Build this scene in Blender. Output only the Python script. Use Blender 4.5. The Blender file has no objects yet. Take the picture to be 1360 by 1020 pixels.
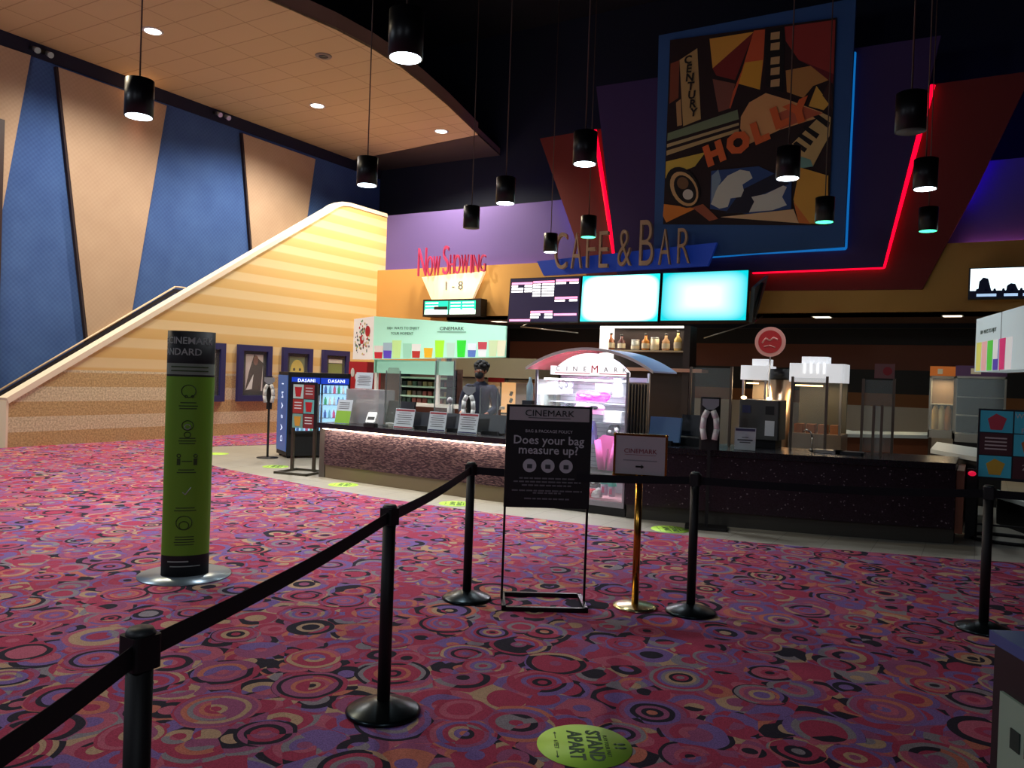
import bpy, bmesh, math, random
from mathutils import Vector, Matrix
S = bpy.context.scene
COL = S.collection
R_ = math.radians

# ------------------------------------------------------------------ camera
F_PX, CX, CY, EYE = 1060.0, 680.0, 510.0, 1.63
def _ray(x, y): return Vector((x - CX, y - CY, F_PX)).normalized()
_Y = _ray(1303, 521); _X = -_ray(-1127, 436); _X = (_X - _Y * _X.dot(_Y)).normalized(); _Z = _X.cross(_Y)
ROT = Matrix((_X, _Y, _Z))                      # camera axes -> room axes (x along the back wall, y towards it)
CPOS = Vector((0, 0, EYE))
cam = bpy.data.cameras.new('camera'); camo = bpy.data.objects.new('camera', cam); COL.objects.link(camo)
r, u, b = ROT @ Vector((1, 0, 0)), ROT @ Vector((0, -1, 0)), ROT @ Vector((0, 0, -1))
camo.matrix_world = Matrix(((r.x, u.x, b.x, 0), (r.y, u.y, b.y, 0), (r.z, u.z, b.z, EYE), (0, 0, 0, 1)))
cam.lens = 36 * F_PX / 1360; cam.sensor_width = 36; cam.clip_end = 200; cam.clip_start = .02
S.camera = camo
def dirn(x, y): return ROT @ Vector((x - CX, y - CY, F_PX))
def at(x, y, Y): d = dirn(x, y); return CPOS + d * (Y / d.y)          # point of the plane y=Y seen at a photo pixel
def atx(x, y, X): d = dirn(x, y); return CPOS + d * (X / d.x)
def atz(x, y, Z=0): d = dirn(x, y); return CPOS + d * ((Z - EYE) / d.z)

# ------------------------------------------------------------------ world, exposure, lights of the room, added fill
w = bpy.data.worlds.new('world'); S.world = w; w.use_nodes = True
w.node_tree.nodes['Background'].inputs[0].default_value = (.25, .28, .5, 1)
w.node_tree.nodes['Background'].inputs[1].default_value = .02
S.view_settings.view_transform = 'Standard'; S.view_settings.look = 'None'
S.view_settings.exposure = 0.0; S.view_settings.gamma = 1; S.view_settings.use_curve_mapping = False

def light(kind, name, loc, energy, color=(1, 1, 1), size=.1, sizey=None, rot=(0, 0, 0), spot=None, blend=.5, parent=None):
    l = bpy.data.lights.new(name, kind); l.energy = energy; l.color = color
    if kind == 'AREA':
        l.shape = 'RECTANGLE' if sizey else 'DISK'; l.size = size
        if sizey: l.size_y = sizey
    else: l.shadow_soft_size = size
    if kind == 'SPOT': l.spot_size = R_(spot or 90); l.spot_blend = blend
    o = bpy.data.objects.new(name, l); COL.objects.link(o); o.location = loc; o.rotation_euler = rot
    if parent: o.parent = parent
    return o
def aim(o, target): o.rotation_euler = (Vector(target) - o.location).to_track_quat('-Z', 'Y').to_euler()
WARM, COOL, WHITE = (1, .78, .5), (.82, .92, 1), (1, .93, .84)
KEYL = 1.0
# recessed downlights of the beige soffit (positions of the fittings built below)
DOWN = [(-13.95, 9.66), (-14.1, 14.22), (-12.5, 17.13), (-12.2, 5.2), (-14.6, 4.0), (-12.0, 11.5)]
for i, (x, y) in enumerate(DOWN[:5]):
    light('SPOT', 'downlight_beam', (x, y, 7.95), (1100, 1300, 1900, 900, 900)[i], (1, .9, .8) if i < 2 else (1, .84, .58), .15, spot=150, blend=.6)
# added soft fill without fixtures, behind and beside the camera
for x, y, z, e in ((2.5, -2.5, 4.5, 150), (-5, -3, 4.5, 175), (-11, 1, 5, 270)):
    light('POINT', 'fill_light', (x, y, z), e, (.8, .9, 1), .5)

# ------------------------------------------------------------------ helpers
def lin(c): return tuple(((v / 255) / 12.92 if v / 255 <= .04045 else ((v / 255 + .055) / 1.055) ** 2.4) for v in c)
MATS = {}
def M(name, col=(128, 128, 128), rough=.6, metal=0., em=0., emcol=None, alpha=None, noise=0., nscale=8., bump=0., spec=.5):
    if name in MATS: return MATS[name]
    m = bpy.data.materials.new(name); m.use_nodes = True; MATS[name] = m
    nt = m.node_tree; p = nt.nodes['Principled BSDF']
    c = (*lin(col), 1)
    p.inputs['Base Color'].default_value = c; p.inputs['Roughness'].default_value = rough; p.inputs['Metallic'].default_value = metal
    p.inputs['Specular IOR Level'].default_value = spec
    if em: p.inputs['Emission Color'].default_value = (*lin(emcol or col), 1); p.inputs['Emission Strength'].default_value = em
    if alpha is not None: p.inputs['Alpha'].default_value = alpha
    if noise or bump:
        g = nt.nodes.new('ShaderNodeNewGeometry'); n = nt.nodes.new('ShaderNodeTexNoise'); n.inputs['Scale'].default_value = nscale
        n.inputs['Detail'].default_value = 4
        nt.links.new(g.outputs['Position'], n.inputs['Vector'])
        if noise:
            mx = nt.nodes.new('ShaderNodeMix'); mx.data_type = 'RGBA'
            mx.inputs[6].default_value = tuple(v * (1 - noise) for v in c[:3]) + (1,)
            mx.inputs[7].default_value = tuple(min(1, v * (1 + noise)) for v in c[:3]) + (1,)
            nt.links.new(n.outputs['Fac'], mx.inputs[0]); nt.links.new(mx.outputs[2], p.inputs['Base Color'])
        if bump:
            bp = nt.nodes.new('ShaderNodeBump'); bp.inputs['Strength'].default_value = bump
            nt.links.new(n.outputs['Fac'], bp.inputs['Height']); nt.links.new(bp.outputs[0], p.inputs['Normal'])
    return m
def nodes(name, rough=.7):
    m = bpy.data.materials.new(name); m.use_nodes = True; MATS[name] = m
    nt = m.node_tree; p = nt.nodes['Principled BSDF']; p.inputs['Roughness'].default_value = rough
    g = nt.nodes.new('ShaderNodeNewGeometry'); s = nt.nodes.new('ShaderNodeSeparateXYZ'); nt.links.new(g.outputs['Position'], s.inputs[0])
    return m, nt, p, g.outputs['Position'], s
def math_(nt, op, a, b=None, c=None):
    n = nt.nodes.new('ShaderNodeMath'); n.operation = op
    for i, v in enumerate((a, b, c)):
        if v is None: continue
        if isinstance(v, (int, float)): n.inputs[i].default_value = v
        else: nt.links.new(v, n.inputs[i])
    return n.outputs[0]
def ramp(nt, fac, stops, interp='CONSTANT'):
    n = nt.nodes.new('ShaderNodeValToRGB'); n.color_ramp.interpolation = interp; e = n.color_ramp.elements
    while len(e) < len(stops): e.new(.5)
    for el, (pos, c) in zip(e, stops): el.position = pos; el.color = (*lin(c), 1)
    nt.links.new(fac, n.inputs[0]); return n.outputs[0]
def mixc(nt, fac, a, b, mode='MIX'):
    n = nt.nodes.new('ShaderNodeMix'); n.data_type = 'RGBA'; n.blend_type = mode
    for i, v in ((0, fac), (6, a), (7, b)):
        if isinstance(v, (int, float)): n.inputs[i].default_value = v
        elif isinstance(v, tuple): n.inputs[i].default_value = (*lin(v), 1)
        else: nt.links.new(v, n.inputs[i])
    return n.outputs[2]

class MB:
    """collects shapes into ONE mesh; .mat(m) chooses the material of what follows"""
    def __init__(s, m=None):
        s.bm = bmesh.new(); s.ms = []; s.i = 0; s.T = Matrix()
        if m: s.mat(m)
    def mat(s, m):
        if m not in s.ms: s.ms.append(m)
        s.i = s.ms.index(m); return s
    def _f(s, vs, sm=False):
        try: f = s.bm.faces.new(vs)
        except ValueError: return
        f.material_index = s.i; f.smooth = sm
    def v(s, p): return s.bm.verts.new(s.T @ Vector(p))
    def box(s, x0, x1, y0, y1, z0, z1):
        v = [s.v((x, y, z)) for z in (z0, z1) for y in (y0, y1) for x in (x0, x1)]
        for q in ((0, 2, 3, 1), (4, 5, 7, 6), (0, 1, 5, 4), (1, 3, 7, 5), (3, 2, 6, 7), (2, 0, 4, 6)): s._f([v[i] for i in q])
        return s
    def rbox(s, x0, x1, y0, y1, z0, z1, r=.01, n=3):       # rounded in plan, softened top
        pts = []
        for cx_, cy_, a0 in ((x1 - r, y1 - r, 0), (x0 + r, y1 - r, 90), (x0 + r, y0 + r, 180), (x1 - r, y0 + r, 270)):
            for k in range(n + 1): a = R_(a0 + 90 * k / n); pts.append((cx_ + r * math.cos(a), cy_ + r * math.sin(a)))
        return s.prism(pts, z0, z1)
    def _ex(s, A, B, sm=False):
        a = [s.v(p) for p in A]; b = [s.v(p) for p in B]; n = len(a)
        s._f(a[::-1]); s._f(b)
        for i in range(n): s._f([a[i], a[(i + 1) % n], b[(i + 1) % n], b[i]], sm)
        return s
    def prism(s, pts, z0, z1): return s._ex([(x, y, z0) for x, y in pts], [(x, y, z1) for x, y in pts])
    def prismy(s, pts, y0, y1): return s._ex([(x, y0, z) for x, z in pts], [(x, y1, z) for x, z in pts])
    def prismx(s, pts, x0, x1): return s._ex([(x0, y, z) for y, z in pts], [(x1, y, z) for y, z in pts])
    def cyl(s, p0, p1, r0, r1=None, seg=20, cap=True):
        p0, p1 = Vector(p0), Vector(p1); r1 = r0 if r1 is None else r1
        d = (p1 - p0).normalized(); q = d.to_track_quat('Z', 'Y')
        A = []; B = []
        for k in range(seg):
            a = 2 * math.pi * k / seg; o = q @ Vector((math.cos(a), math.sin(a), 0)); A.append(s.v(p0 + o * r0)); B.append(s.v(p1 + o * r1))
        for k in range(seg): s._f([A[k], A[(k + 1) % seg], B[(k + 1) % seg], B[k]], True)
        if cap: s._f(A[::-1]); s._f(B)
        return s
    def lathe(s, prof, c=(0, 0, 0), seg=32, ax=1., ay=1.):
        rings = []
        for r_, z in prof:
            if r_ <= 1e-6: rings.append([s.v((c[0], c[1], c[2] + z))])
            else: rings.append([s.v((c[0] + ax * r_ * math.cos(2 * math.pi * k / seg), c[1] + ay * r_ * math.sin(2 * math.pi * k / seg), c[2] + z)) for k in range(seg)])
        for A, B in zip(rings, rings[1:]):
            for k in range(seg):
                k2 = (k + 1) % seg
                if len(A) == 1 and len(B) == 1: continue
                if len(A) == 1: s._f([A[0], B[k2], B[k]], True)
                elif len(B) == 1: s._f([A[k], A[k2], B[0]], True)
                else: s._f([A[k], A[k2], B[k2], B[k]], True)
        return s
    def sph(s, c, r_, seg=16, n=10):
        rx, ry, rz = (r_, r_, r_) if isinstance(r_, (int, float)) else r_
        T0 = s.T.copy(); s.T = s.T @ Matrix.Translation(c) @ Matrix.Diagonal((rx, ry, rz, 1))
        s.lathe([(max(0, math.sin(math.pi * k / n)), -math.cos(math.pi * k / n)) for k in range(n + 1)], seg=seg)
        s.T = T0; return s
    def tube(s, path, r_, seg=8):
        for a, b in zip(path, path[1:]): s.cyl(a, b, r_, seg=seg)
        for a in path[1:-1]: s.sph(a, r_, 8, 6)
        return s
    def text(s, t, size, pos, align='CENTER', sx=1., rot=0., ext=.0015, plane='y', warp=None, bold=0., spacing=1.):
        """plane 'y': upright, read from -y; 'z': lying, read from above; 'x': upright, read from +x"""
        cu = bpy.data.curves.new('t', 'FONT'); cu.body = t; cu.size = size; cu.align_x = align; cu.align_y = 'CENTER'
        cu.extrude = ext; cu.resolution_u = 2; cu.offset = bold; cu.space_character = spacing
        ob = bpy.data.objects.new('t', cu); me = ob.to_mesh()
        P = {'y': Matrix.Rotation(R_(90), 4, 'X'), 'z': Matrix(), 'x': Matrix.Rotation(R_(90), 4, 'Z') @ Matrix.Rotation(R_(90), 4, 'X')}[plane]
        T = Matrix.Translation(pos) @ P @ Matrix.Rotation(R_(rot), 4, 'Z') @ Matrix.Diagonal((sx, 1, 1, 1))
        vs = [s.v(warp(T @ v.co) if warp else T @ v.co) for v in me.vertices]
        for p in me.polygons: s._f([vs[i] for i in p.vertices])
        ob.to_mesh_clear(); bpy.data.objects.remove(ob); bpy.data.curves.remove(cu); return s
    def disc(s, c, r_, normal=(0, 0, 1), seg=28, t=.002):
        c = Vector(c); n = Vector(normal).normalized(); return s.cyl(c - n * t / 2, c + n * t / 2, r_, seg=seg)
    def done(s, name, parent=None, mods=False, loc=None):
        bmesh.ops.recalc_face_normals(s.bm, faces=s.bm.faces[:])
        me = bpy.data.meshes.new(name); s.bm.to_mesh(me); s.bm.free()
        for m in s.ms: me.materials.append(m)
        o = bpy.data.objects.new(name, me); COL.objects.link(o)
        if parent: o.parent = parent
        if loc: o.location = loc
        return o
def thing(name, label, cat, loc=(0, 0, 0), rz=0., group=None):
    o = bpy.data.objects.new(name, None); COL.objects.link(o); o.location = loc; o.rotation_euler = (0, 0, rz)
    o.empty_display_size = .1; o['label'] = label; o['category'] = cat
    if group: o['group'] = group
    return o
def tag(o, label, cat, group=None):
    o['label'] = label; o['category'] = cat
    if group: o['group'] = group
    return o
def struct(o): o['kind'] = 'structure'; return o
def copytree(o, label, loc, rz=None, parent=None):
    c = o.copy(); COL.objects.link(c); c.parent = parent
    if parent is None:
        c.location = loc; c['label'] = label
        if rz is not None: c.rotation_euler = (0, 0, rz)
    for ch in [x for x in COL.objects if x.parent == o]: copytree(ch, None, None, None, c)
    return c

# ------------------------------------------------------------------ materials
black = M('black_paint', (9, 9, 11), .6); blackm = M('black_metal', (14, 14, 17), .38, .4)
dark = M('dark_plastic', (22, 24, 30), .4); white = M('white_plastic', (225, 225, 222), .4)
steel = M('brushed_steel', (170, 165, 158), .28, .95); alu = M('aluminium', (165, 170, 178), .35, .8)
brass = M('polished_brass', (205, 150, 60), .2, 1.); woodb = M('brown_laminate', (112, 60, 34), .5, noise=.12, nscale=20)
glass = M('clear_glass', (210, 225, 225), .05, alpha=.16); paper = M('white_paper', (222, 226, 228), .7)
acry = M('clear_acrylic', (200, 210, 215), .08, alpha=.13)
ink = M('grey_ink', (70, 74, 80), .7); red = M('red_print', (190, 28, 38), .6); beltm = M('black_belt_webbing', (16, 16, 24), .8)
lime = M('lime_print', (186, 236, 80), .5); limed = M('lime_banner_fabric', (112, 168, 36), .6)

def carpet():
    m, nt, p, pos, s = nodes('patterned_carpet', .95)
    L = nt.links
    wn_ = nt.nodes.new('ShaderNodeTexNoise'); wn_.inputs['Scale'].default_value = 3; L.new(pos, wn_.inputs['Vector'])
    vm = nt.nodes.new('ShaderNodeVectorMath'); vm.operation = 'MULTIPLY_ADD'; L.new(wn_.outputs['Color'], vm.inputs[0]); vm.inputs[1].default_value = (.07, .07, 0); L.new(pos, vm.inputs[2]); wpos = vm.outputs[0]
    def vor(scale, off, rnd=.85, metric='EUCLIDEAN'):
        mp = nt.nodes.new('ShaderNodeMapping'); mp.inputs['Location'].default_value = off; L.new(wpos, mp.inputs[0])
        v = nt.nodes.new('ShaderNodeTexVoronoi'); v.voronoi_dimensions = '2D'; v.distance = metric
        v.inputs['Scale'].default_value = scale; v.inputs['Randomness'].default_value = rnd
        L.new(mp.outputs[0], v.inputs['Vector']); return v
    pal = [(0, (176, 66, 96)), (.26, (160, 88, 128)), (.44, (48, 44, 58)), (.565, (130, 102, 166)), (.70, (190, 98, 122)), (.82, (192, 158, 130)),
           (.885, (200, 118, 102)), (.935, (146, 136, 146))]
    def rings(v, v2, n, seed):
        c = nt.nodes.new('ShaderNodeSeparateColor'); L.new(v.outputs['Color'], c.inputs[0])
        c2 = nt.nodes.new('ShaderNodeSeparateColor'); L.new(v2.outputs['Color'], c2.inputs[0])
        k = math_(nt, 'FLOOR', math_(nt, 'MULTIPLY', v.outputs['Distance'], math_(nt, 'MULTIPLY_ADD', c.outputs[1], n * .8, n * .7)))
        jit = math_(nt, 'FLOOR', math_(nt, 'MULTIPLY', c2.outputs[0], 2.6))
        h = math_(nt, 'ADD', math_(nt, 'MULTIPLY', c.outputs[0], 37.7 + seed), math_(nt, 'ADD', math_(nt, 'MULTIPLY', k, 7.13), math_(nt, 'MULTIPLY', jit, 3.77)))
        wn = nt.nodes.new('ShaderNodeTexWhiteNoise'); wn.noise_dimensions = '1D'; L.new(h, wn.inputs['W'])
        return ramp(nt, wn.outputs['Value'], pal), c, k
    va = vor(2.5, (0, 0, 0)); vb = vor(4.4, (3.3, 1.2, 0), 1, 'CHEBYCHEV'); vc = vor(4.6, (9.1, 4.4, 0), 1, 'EUCLIDEAN'); vd = vor(5.5, (5.5, 7.7, 0), 1, 'MANHATTAN')
    A, ca, ka = rings(va, vb, 13, 0); B, cb, kb = rings(vc, vd, 4.2, 11)
    # outside the discs: angular patches
    f = math_(nt, 'GREATER_THAN', va.outputs['Distance'], math_(nt, 'MULTIPLY_ADD', ca.outputs[2], .25, .28))
    col = mixc(nt, f, A, B)
    n = nt.nodes.new('ShaderNodeTexNoise'); n.inputs['Scale'].default_value = 160; L.new(pos, n.inputs['Vector'])
    sh = ramp(nt, n.outputs['Fac'], [(.3, (200, 200, 200)), (.7, (255, 255, 255))], 'LINEAR')
    L.new(mixc(nt, 1., col, sh, 'MULTIPLY'), p.inputs['Base Color']); p.inputs['Specular IOR Level'].default_value = .1
    return m
def stripes():
    m, nt, p, pos, s = nodes('striped_wallpaper', .75)
    z = s.outputs['Z']
    up = math_(nt, 'FRACT', math_(nt, 'MULTIPLY', z, 1 / .43)); lo = math_(nt, 'FRACT', math_(nt, 'MULTIPLY', z, 1 / .56))
    a = ramp(nt, up, [(0, (214, 178, 112)), (.46, (218, 184, 120)), (.54, (226, 204, 156)), (.96, (222, 198, 148)), (1, (214, 178, 112))], 'LINEAR')
    b_ = ramp(nt, lo, [(0, (208, 180, 128)), (.5, (228, 216, 182))])
    n = nt.nodes.new('ShaderNodeTexNoise'); n.inputs['Scale'].default_value = 30; nt.links.new(pos, n.inputs['Vector'])
    sp = ramp(nt, n.outputs['Fac'], [(.35, (208, 204, 200)), (.65, (255, 255, 255))], 'LINEAR')
    b2 = mixc(nt, 1., b_, sp, 'MULTIPLY')
    nt.links.new(mixc(nt, math_(nt, 'GREATER_THAN', z, 1.45), b2, a), p.inputs['Base Color']); return m
def fabric(name, c1, c2, sc):
    m, nt, p, pos, s = nodes(name, .9)
    f = math_(nt, 'MULTIPLY_ADD', math_(nt, 'SINE', math_(nt, 'MULTIPLY', s.outputs['Y'], sc)), math_(nt, 'SINE', math_(nt, 'MULTIPLY', s.outputs['Z'], sc)), .5)
    n = nt.nodes.new('ShaderNodeTexNoise'); n.inputs['Scale'].default_value = 1.6; nt.links.new(pos, n.inputs['Vector'])
    f2 = math_(nt, 'ADD', math_(nt, 'MULTIPLY', f, .08), math_(nt, 'MULTIPLY_ADD', n.outputs['Fac'], .4, .28))
    nt.links.new(ramp(nt, f2, [(.3, c1), (.7, c2)], 'LINEAR'), p.inputs['Base Color']); return m
def mosaic():
    m, nt, p, pos, s = nodes('slim_mosaic_tile', .25)
    cb = nt.nodes.new('ShaderNodeCombineXYZ'); nt.links.new(s.outputs['X'], cb.inputs[0]); nt.links.new(s.outputs['Z'], cb.inputs[1])
    br = nt.nodes.new('ShaderNodeTexBrick'); nt.links.new(cb.outputs[0], br.inputs['Vector'])
    br.inputs['Scale'].default_value = 1; br.inputs['Brick Width'].default_value = .045; br.inputs['Row Height'].default_value = .0115
    br.inputs['Mortar Size'].default_value = .0018; br.inputs['Color1'].default_value = (*lin((52, 40, 44)), 1)
    br.inputs['Color2'].default_value = (*lin((124, 98, 94)), 1); br.inputs['Mortar'].default_value = (*lin((18, 16, 17)), 1); br.inputs['Bias'].default_value = -.25
    nt.links.new(br.outputs['Color'], p.inputs['Base Color'])
    return m
def screenmat(name, c0, c1, w_, h_, st, edge0=.7):
    m = bpy.data.materials.new(name); m.use_nodes = True; nt = m.node_tree; p = nt.nodes['Principled BSDF']
    p.inputs['Base Color'].default_value = (0, 0, 0, 1)
    t = nt.nodes.new('ShaderNodeTexCoord'); mp = nt.nodes.new('ShaderNodeMapping'); mp.inputs['Scale'].default_value = (2 / w_, 0, 2 / h_)
    nt.links.new(t.outputs['Object'], mp.inputs[0])
    sx_ = nt.nodes.new('ShaderNodeSeparateXYZ'); nt.links.new(mp.outputs[0], sx_.inputs[0])
    a_ = math_(nt, 'POWER', math_(nt, 'ABSOLUTE', sx_.outputs['X']), 5); b_ = math_(nt, 'POWER', math_(nt, 'ABSOLUTE', sx_.outputs['Z']), 5)
    nt.links.new(ramp(nt, math_(nt, 'POWER', math_(nt, 'ADD', a_, b_), .2), [(.0, c0), (edge0, c0), (1., c1)], 'LINEAR'), p.inputs['Emission Color'])
    p.inputs['Emission Strength'].default_value = st; return m
CARPET = carpet(); STRIPE = stripes(); MOSAIC = mosaic()
BLUEF = fabric('blue_fabric_wallcovering', (42, 72, 128), (68, 102, 158), 60)
BEIGEF = fabric('beige_fabric_panel', (172, 144, 118), (188, 162, 134), 60)
creamtrim = M('cream_painted_cap', (240, 228, 205), .5)
def tilefloor():
    m, nt, p, pos, s = nodes('grey_floor_tile', .45)
    br = nt.nodes.new('ShaderNodeTexBrick'); nt.links.new(pos, br.inputs['Vector']); br.offset = 0
    br.inputs['Scale'].default_value = 1; br.inputs['Brick Width'].default_value = .45; br.inputs['Row Height'].default_value = .45
    br.inputs['Mortar Size'].default_value = .004; br.inputs['Color1'].default_value = (*lin((150, 146, 134)), 1)
    br.inputs['Color2'].default_value = (*lin((158, 154, 142)), 1); br.inputs['Mortar'].default_value = (*lin((120, 116, 108)), 1)
    nt.links.new(br.outputs['Color'], p.inputs['Base Color']); return m
TILE = tilefloor()
def ceil_tiles():
    m, nt, p, pos, s = nodes('beige_acoustic_ceiling', .9)
    br = nt.nodes.new('ShaderNodeTexBrick'); nt.links.new(pos, br.inputs['Vector']); br.offset = 0
    br.inputs['Scale'].default_value = 1; br.inputs['Brick Width'].default_value = 1.2; br.inputs['Row Height'].default_value = .6
    br.inputs['Mortar Size'].default_value = .012; br.inputs['Color1'].default_value = (*lin((196, 168, 124)), 1)
    br.inputs['Color2'].default_value = (*lin((200, 172, 128)), 1); br.inputs['Mortar'].default_value = (*lin((166, 138, 98)), 1)
    nt.links.new(br.outputs['Color'], p.inputs['Base Color']); return m
CEILT = ceil_tiles()

# ================================================================== THE SETTING
def xz(px_, Y): return [tuple(at(a, b_, Y)[i] for i in (0, 2)) for a, b_ in px_]
struct(MB(TILE).box(-17, 9, -5, 22, -.1, 0).done('floor'))
cp = [(-15.2, -5), (8.8, -5), (8.8, 11.5), (4, 10.4), (1.5, 9.5), (.41, 9.1), (-.4, 8.8), (-1.2, 8.54), (-2.0, 8.33), (-2.8, 8.2), (-3.8, 8.08), (-4.8, 8.0),
      (-5.8, 7.97), (-6.7, 8.0), (-7.7, 8.1), (-9.0, 8.34), (-10.1, 8.55), (-11.2, 8.85), (-12.6, 9.45), (-13.3, 10.1), (-13.25, 10.9), (-12.85, 11.9), (-12.7, 14), (-12.7, 18), (-15.2, 18)]
struct(MB(CARPET).prism(cp, .0, .008).done('floor_carpet'))
# left: striped half wall of the staircase, its cap, the blue wall behind, the stair
prof = [(7.85, 0), (7.85, .86), (13.45, 4.36), (15.9, 5.88), (16.15, 6.05), (16.4, 6.16), (16.7, 6.2), (18.3, 6.2), (18.3, 0)]
wl = struct(MB(STRIPE).prismx(prof, -15.42, -15.2).done('wall_left'))
top = prof[1:8]
cap = MB(creamtrim)
cap.prismx([(y - .04, z + .05) for y, z in top] + [(y, z - .05) for y, z in top[::-1]], -15.45, -15.17)
cap.box(-15.43, -15.19, 7.82, 7.86, 0, .86)
struct(cap.done('trim_1'))
struct(MB(BLUEF).box(-16.85, -16.7, -5, 19.8, 0, 8.4).done('wall_left_upper'))
navy = M('navy_paint', (16, 18, 44), .8)
struct(MB(navy).box(-16.7, -16.66, -5, 19.7, 7.72, 8.01).done('trim_2'))
struct(MB(M('dark_brown_wood', (48, 28, 24), .5)).box(-16.7, -16.58, 8.1, 8.36, 0, 6.27).done('trim_3'))
st = MB(M('stair_carpet', (70, 30, 60), .95))
n_ = 31
for k in range(n_): st.box(-16.7, -15.42, 7.9 + k * .275, 7.9 + (k + 1) * .275, 0 if k == 0 else .17 * k - .02, .17 * (k + 1))
st.box(-16.7, -15.42, 7.9 + n_ * .275, 19.7, 5.1, 5.27)
struct(st.done('floor_stair'))
# back: orange wall below, lavender band, recess above
orange = M('orange_painted_wall', (196, 148, 78), .8, noise=.04, nscale=2)
lav = M('lavender_painted_wall', (92, 78, 142), .9)
orc = MB(orange).box(-12.7, 9, 17.95, 18.02, 3.1, 4.55); orc.box(-15.2, -12.7, 17.95, 18.02, 0, 4.55)
struct(orc.done('wall_back'))
struct(MB(lav).box(-15.2, 9, 18.3, 19.7, 3.3, 6.2).done('wall_back_upper'))
struct(MB(M('recess_paint', (18, 26, 44), .9)).box(-16.8, 9, 19.7, 19.85, 3, 11.6).done('wall_back_recess'))
struct(MB(M('brown_soffit', (78, 44, 26), .8)).box(-12.7, 9, 17.95, 21.5, 3.1, 3.2).done('ceiling_lower'))
m, nt, p, pos, s_ = nodes('banded_kitchen_wall', .6)
nt.links.new(ramp(nt, math_(nt, 'MULTIPLY', s_.outputs['Z'], .25), [(0, (214, 208, 190)), (.30, (150, 96, 44)), (.378, (32, 30, 26)), (.523, (118, 62, 36)), (.672, (16, 14, 14))]), p.inputs['Base Color'])
struct(MB(m).box(-12.7, 9, 21.4, 21.5, 0, 3.1).done('wall_rear'))
struct(MB(M('dark_side_wall', (40, 26, 24), .8)).box(-12.8, -12.7, 18.02, 21.5, 0, 3.1).done('wall_rear_side'))
purp = M('dark_purple_wall', (44, 26, 56), .9)
struct(MB(purp).box(9, 9.15, -5, 22, 0, 11.6).done('wall_right'))
struct(MB(purp).box(-17, 9, -5.15, -5, 0, 11.6).done('wall_front'))
struct(MB(M('black_ceiling_paint', (10, 9, 14), .95)).box(-17, 9.2, -5, 20, 11.5, 11.6).done('ceiling'))
arc = [(-14, -5), (-13.5, -1), (-12.8, 2), (-12.0, 5), (-11.3, 7.5), (-10.93, 9.75), (-10.68, 11.2), (-10.64, 12.2), (-10.72, 13.2), (-10.9, 14.2), (-11.2, 15.6), (-11.78, 17.8)]
so = MB(CEILT).prism([(-16.8, -5)] + arc + [(-16.8, 18.4)], 8.01, 8.06)
struct(so.done('ceiling_soffit'))
fa = MB(M('brown_fascia', (150, 112, 96), .8))
for a, b_ in zip(arc, arc[1:]): fa.prism([a, b_, (b_[0] - .05, b_[1]), (a[0] - .05, a[1])], 8.03, 8.34)
fa.prism([(-11.78, 17.8), (-12.25, 19.7), (-12.3, 19.7), (-11.83, 17.8)], 8.03, 8.2)
struct(fa.done('trim_4'))
struct(MB(M('unlit_brown_ceiling', (70, 56, 46), .9)).prism([(-16.8, 18.4), (-11.78, 17.8), (-12.25, 19.7), (-16.8, 19.7)], 8.0, 8.06).done('ceiling_landing'))  # same ceiling beyond the lit part; its shade is put into the colour
# pink cove on top of the orange wall, violet cove beside the red panel
cove = M('pink_cove_tube', (255, 170, 200), em=13, emcol=(255, 150, 190))
for i, (x0, x1) in enumerate(((-15.1, -9.6), (-.4, 8.8))):
    t = thing('cove_light', ('pink fluorescent strip on the ledge of the orange wall, left of the red panel', 'pink fluorescent strip on the ledge of the orange wall, right of the red panel')[i], 'light', (x0, 18.25, 4.49))
    MB(cove).cyl((0, 0, 0), (x1 - x0, 0, 0), .018, seg=8).done('tube', t); MB(white).box(0, x1 - x0, -.03, .03, -.05, -.018).done('batten', t)
viol = M('violet_tube', (70, 20, 255), em=22)
for i, pth in enumerate(([(733, 205), (772, 318)], [(1356, 110), (1277, 268)])):
    q = [at(a + (5, -5)[i], b_, 18.1) for a, b_ in pth]
    o = MB(viol).tube([v - q[0] for v in q], .015).mat(black).box((q[1] - q[0]).x - .015, (q[1] - q[0]).x + .015, 0, .197, (q[1] - q[0]).z - .02, (q[1] - q[0]).z + .03).done('violet_neon_tube', loc=q[0])
    tag(o, ('violet neon tube glowing behind the left outer edge of the red panel', 'violet neon tube glowing behind the right outer edge of the red panel')[i], 'neon tube')

# ================================================================== WALL PANELS, MURAL, SIGNS
pn = [([(6.28, 7.66), (8.83, 7.7), (7.87, 1.0), (7.2, 1.0)], 'beige tapered fabric wall panel, cut by the left edge of the photo'),
      ([(9.38, 7.66), (11.92, 7.65), (10.93, 1.0), (10.35, 1.0)], 'large beige tapered fabric wall panel with the handrail crossing its foot'),
      ([(14.16, 7.63), (16.75, 7.62), (15.8, 1.0), (15.1, 1.0)], 'beige tapered fabric wall panel nearest the back corner, brightly lit')]
edge = M('dark_panel_edge', (40, 26, 30), .8)
for pts, lb in pn:
    t = thing('wall_panel', lb, 'wall panel', (-16.7, pts[0][0], 0), group='beige tapered panels on the blue wall')
    q = [(y - pts[0][0], z) for y, z in pts]
    MB(BEIGEF).prismx(q, .02, .09).done('fabric_face', t)
    MB(edge).prismx([(q[0][0] - .05, q[0][1]), q[0], q[3], (q[3][0] - .05, q[3][1])], 0, .085).done('edge_strip', t)
redp = MB(M('red_painted_panel', (112, 34, 34), .8)).prismy(xz([(717, 184), (790, 172), (1238, 112), (1372, 94), (1297, 250), (1225, 384), (786, 388), (761, 309)], 17.85), 17.85, 17.93).done('red_wall_panel')
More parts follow.
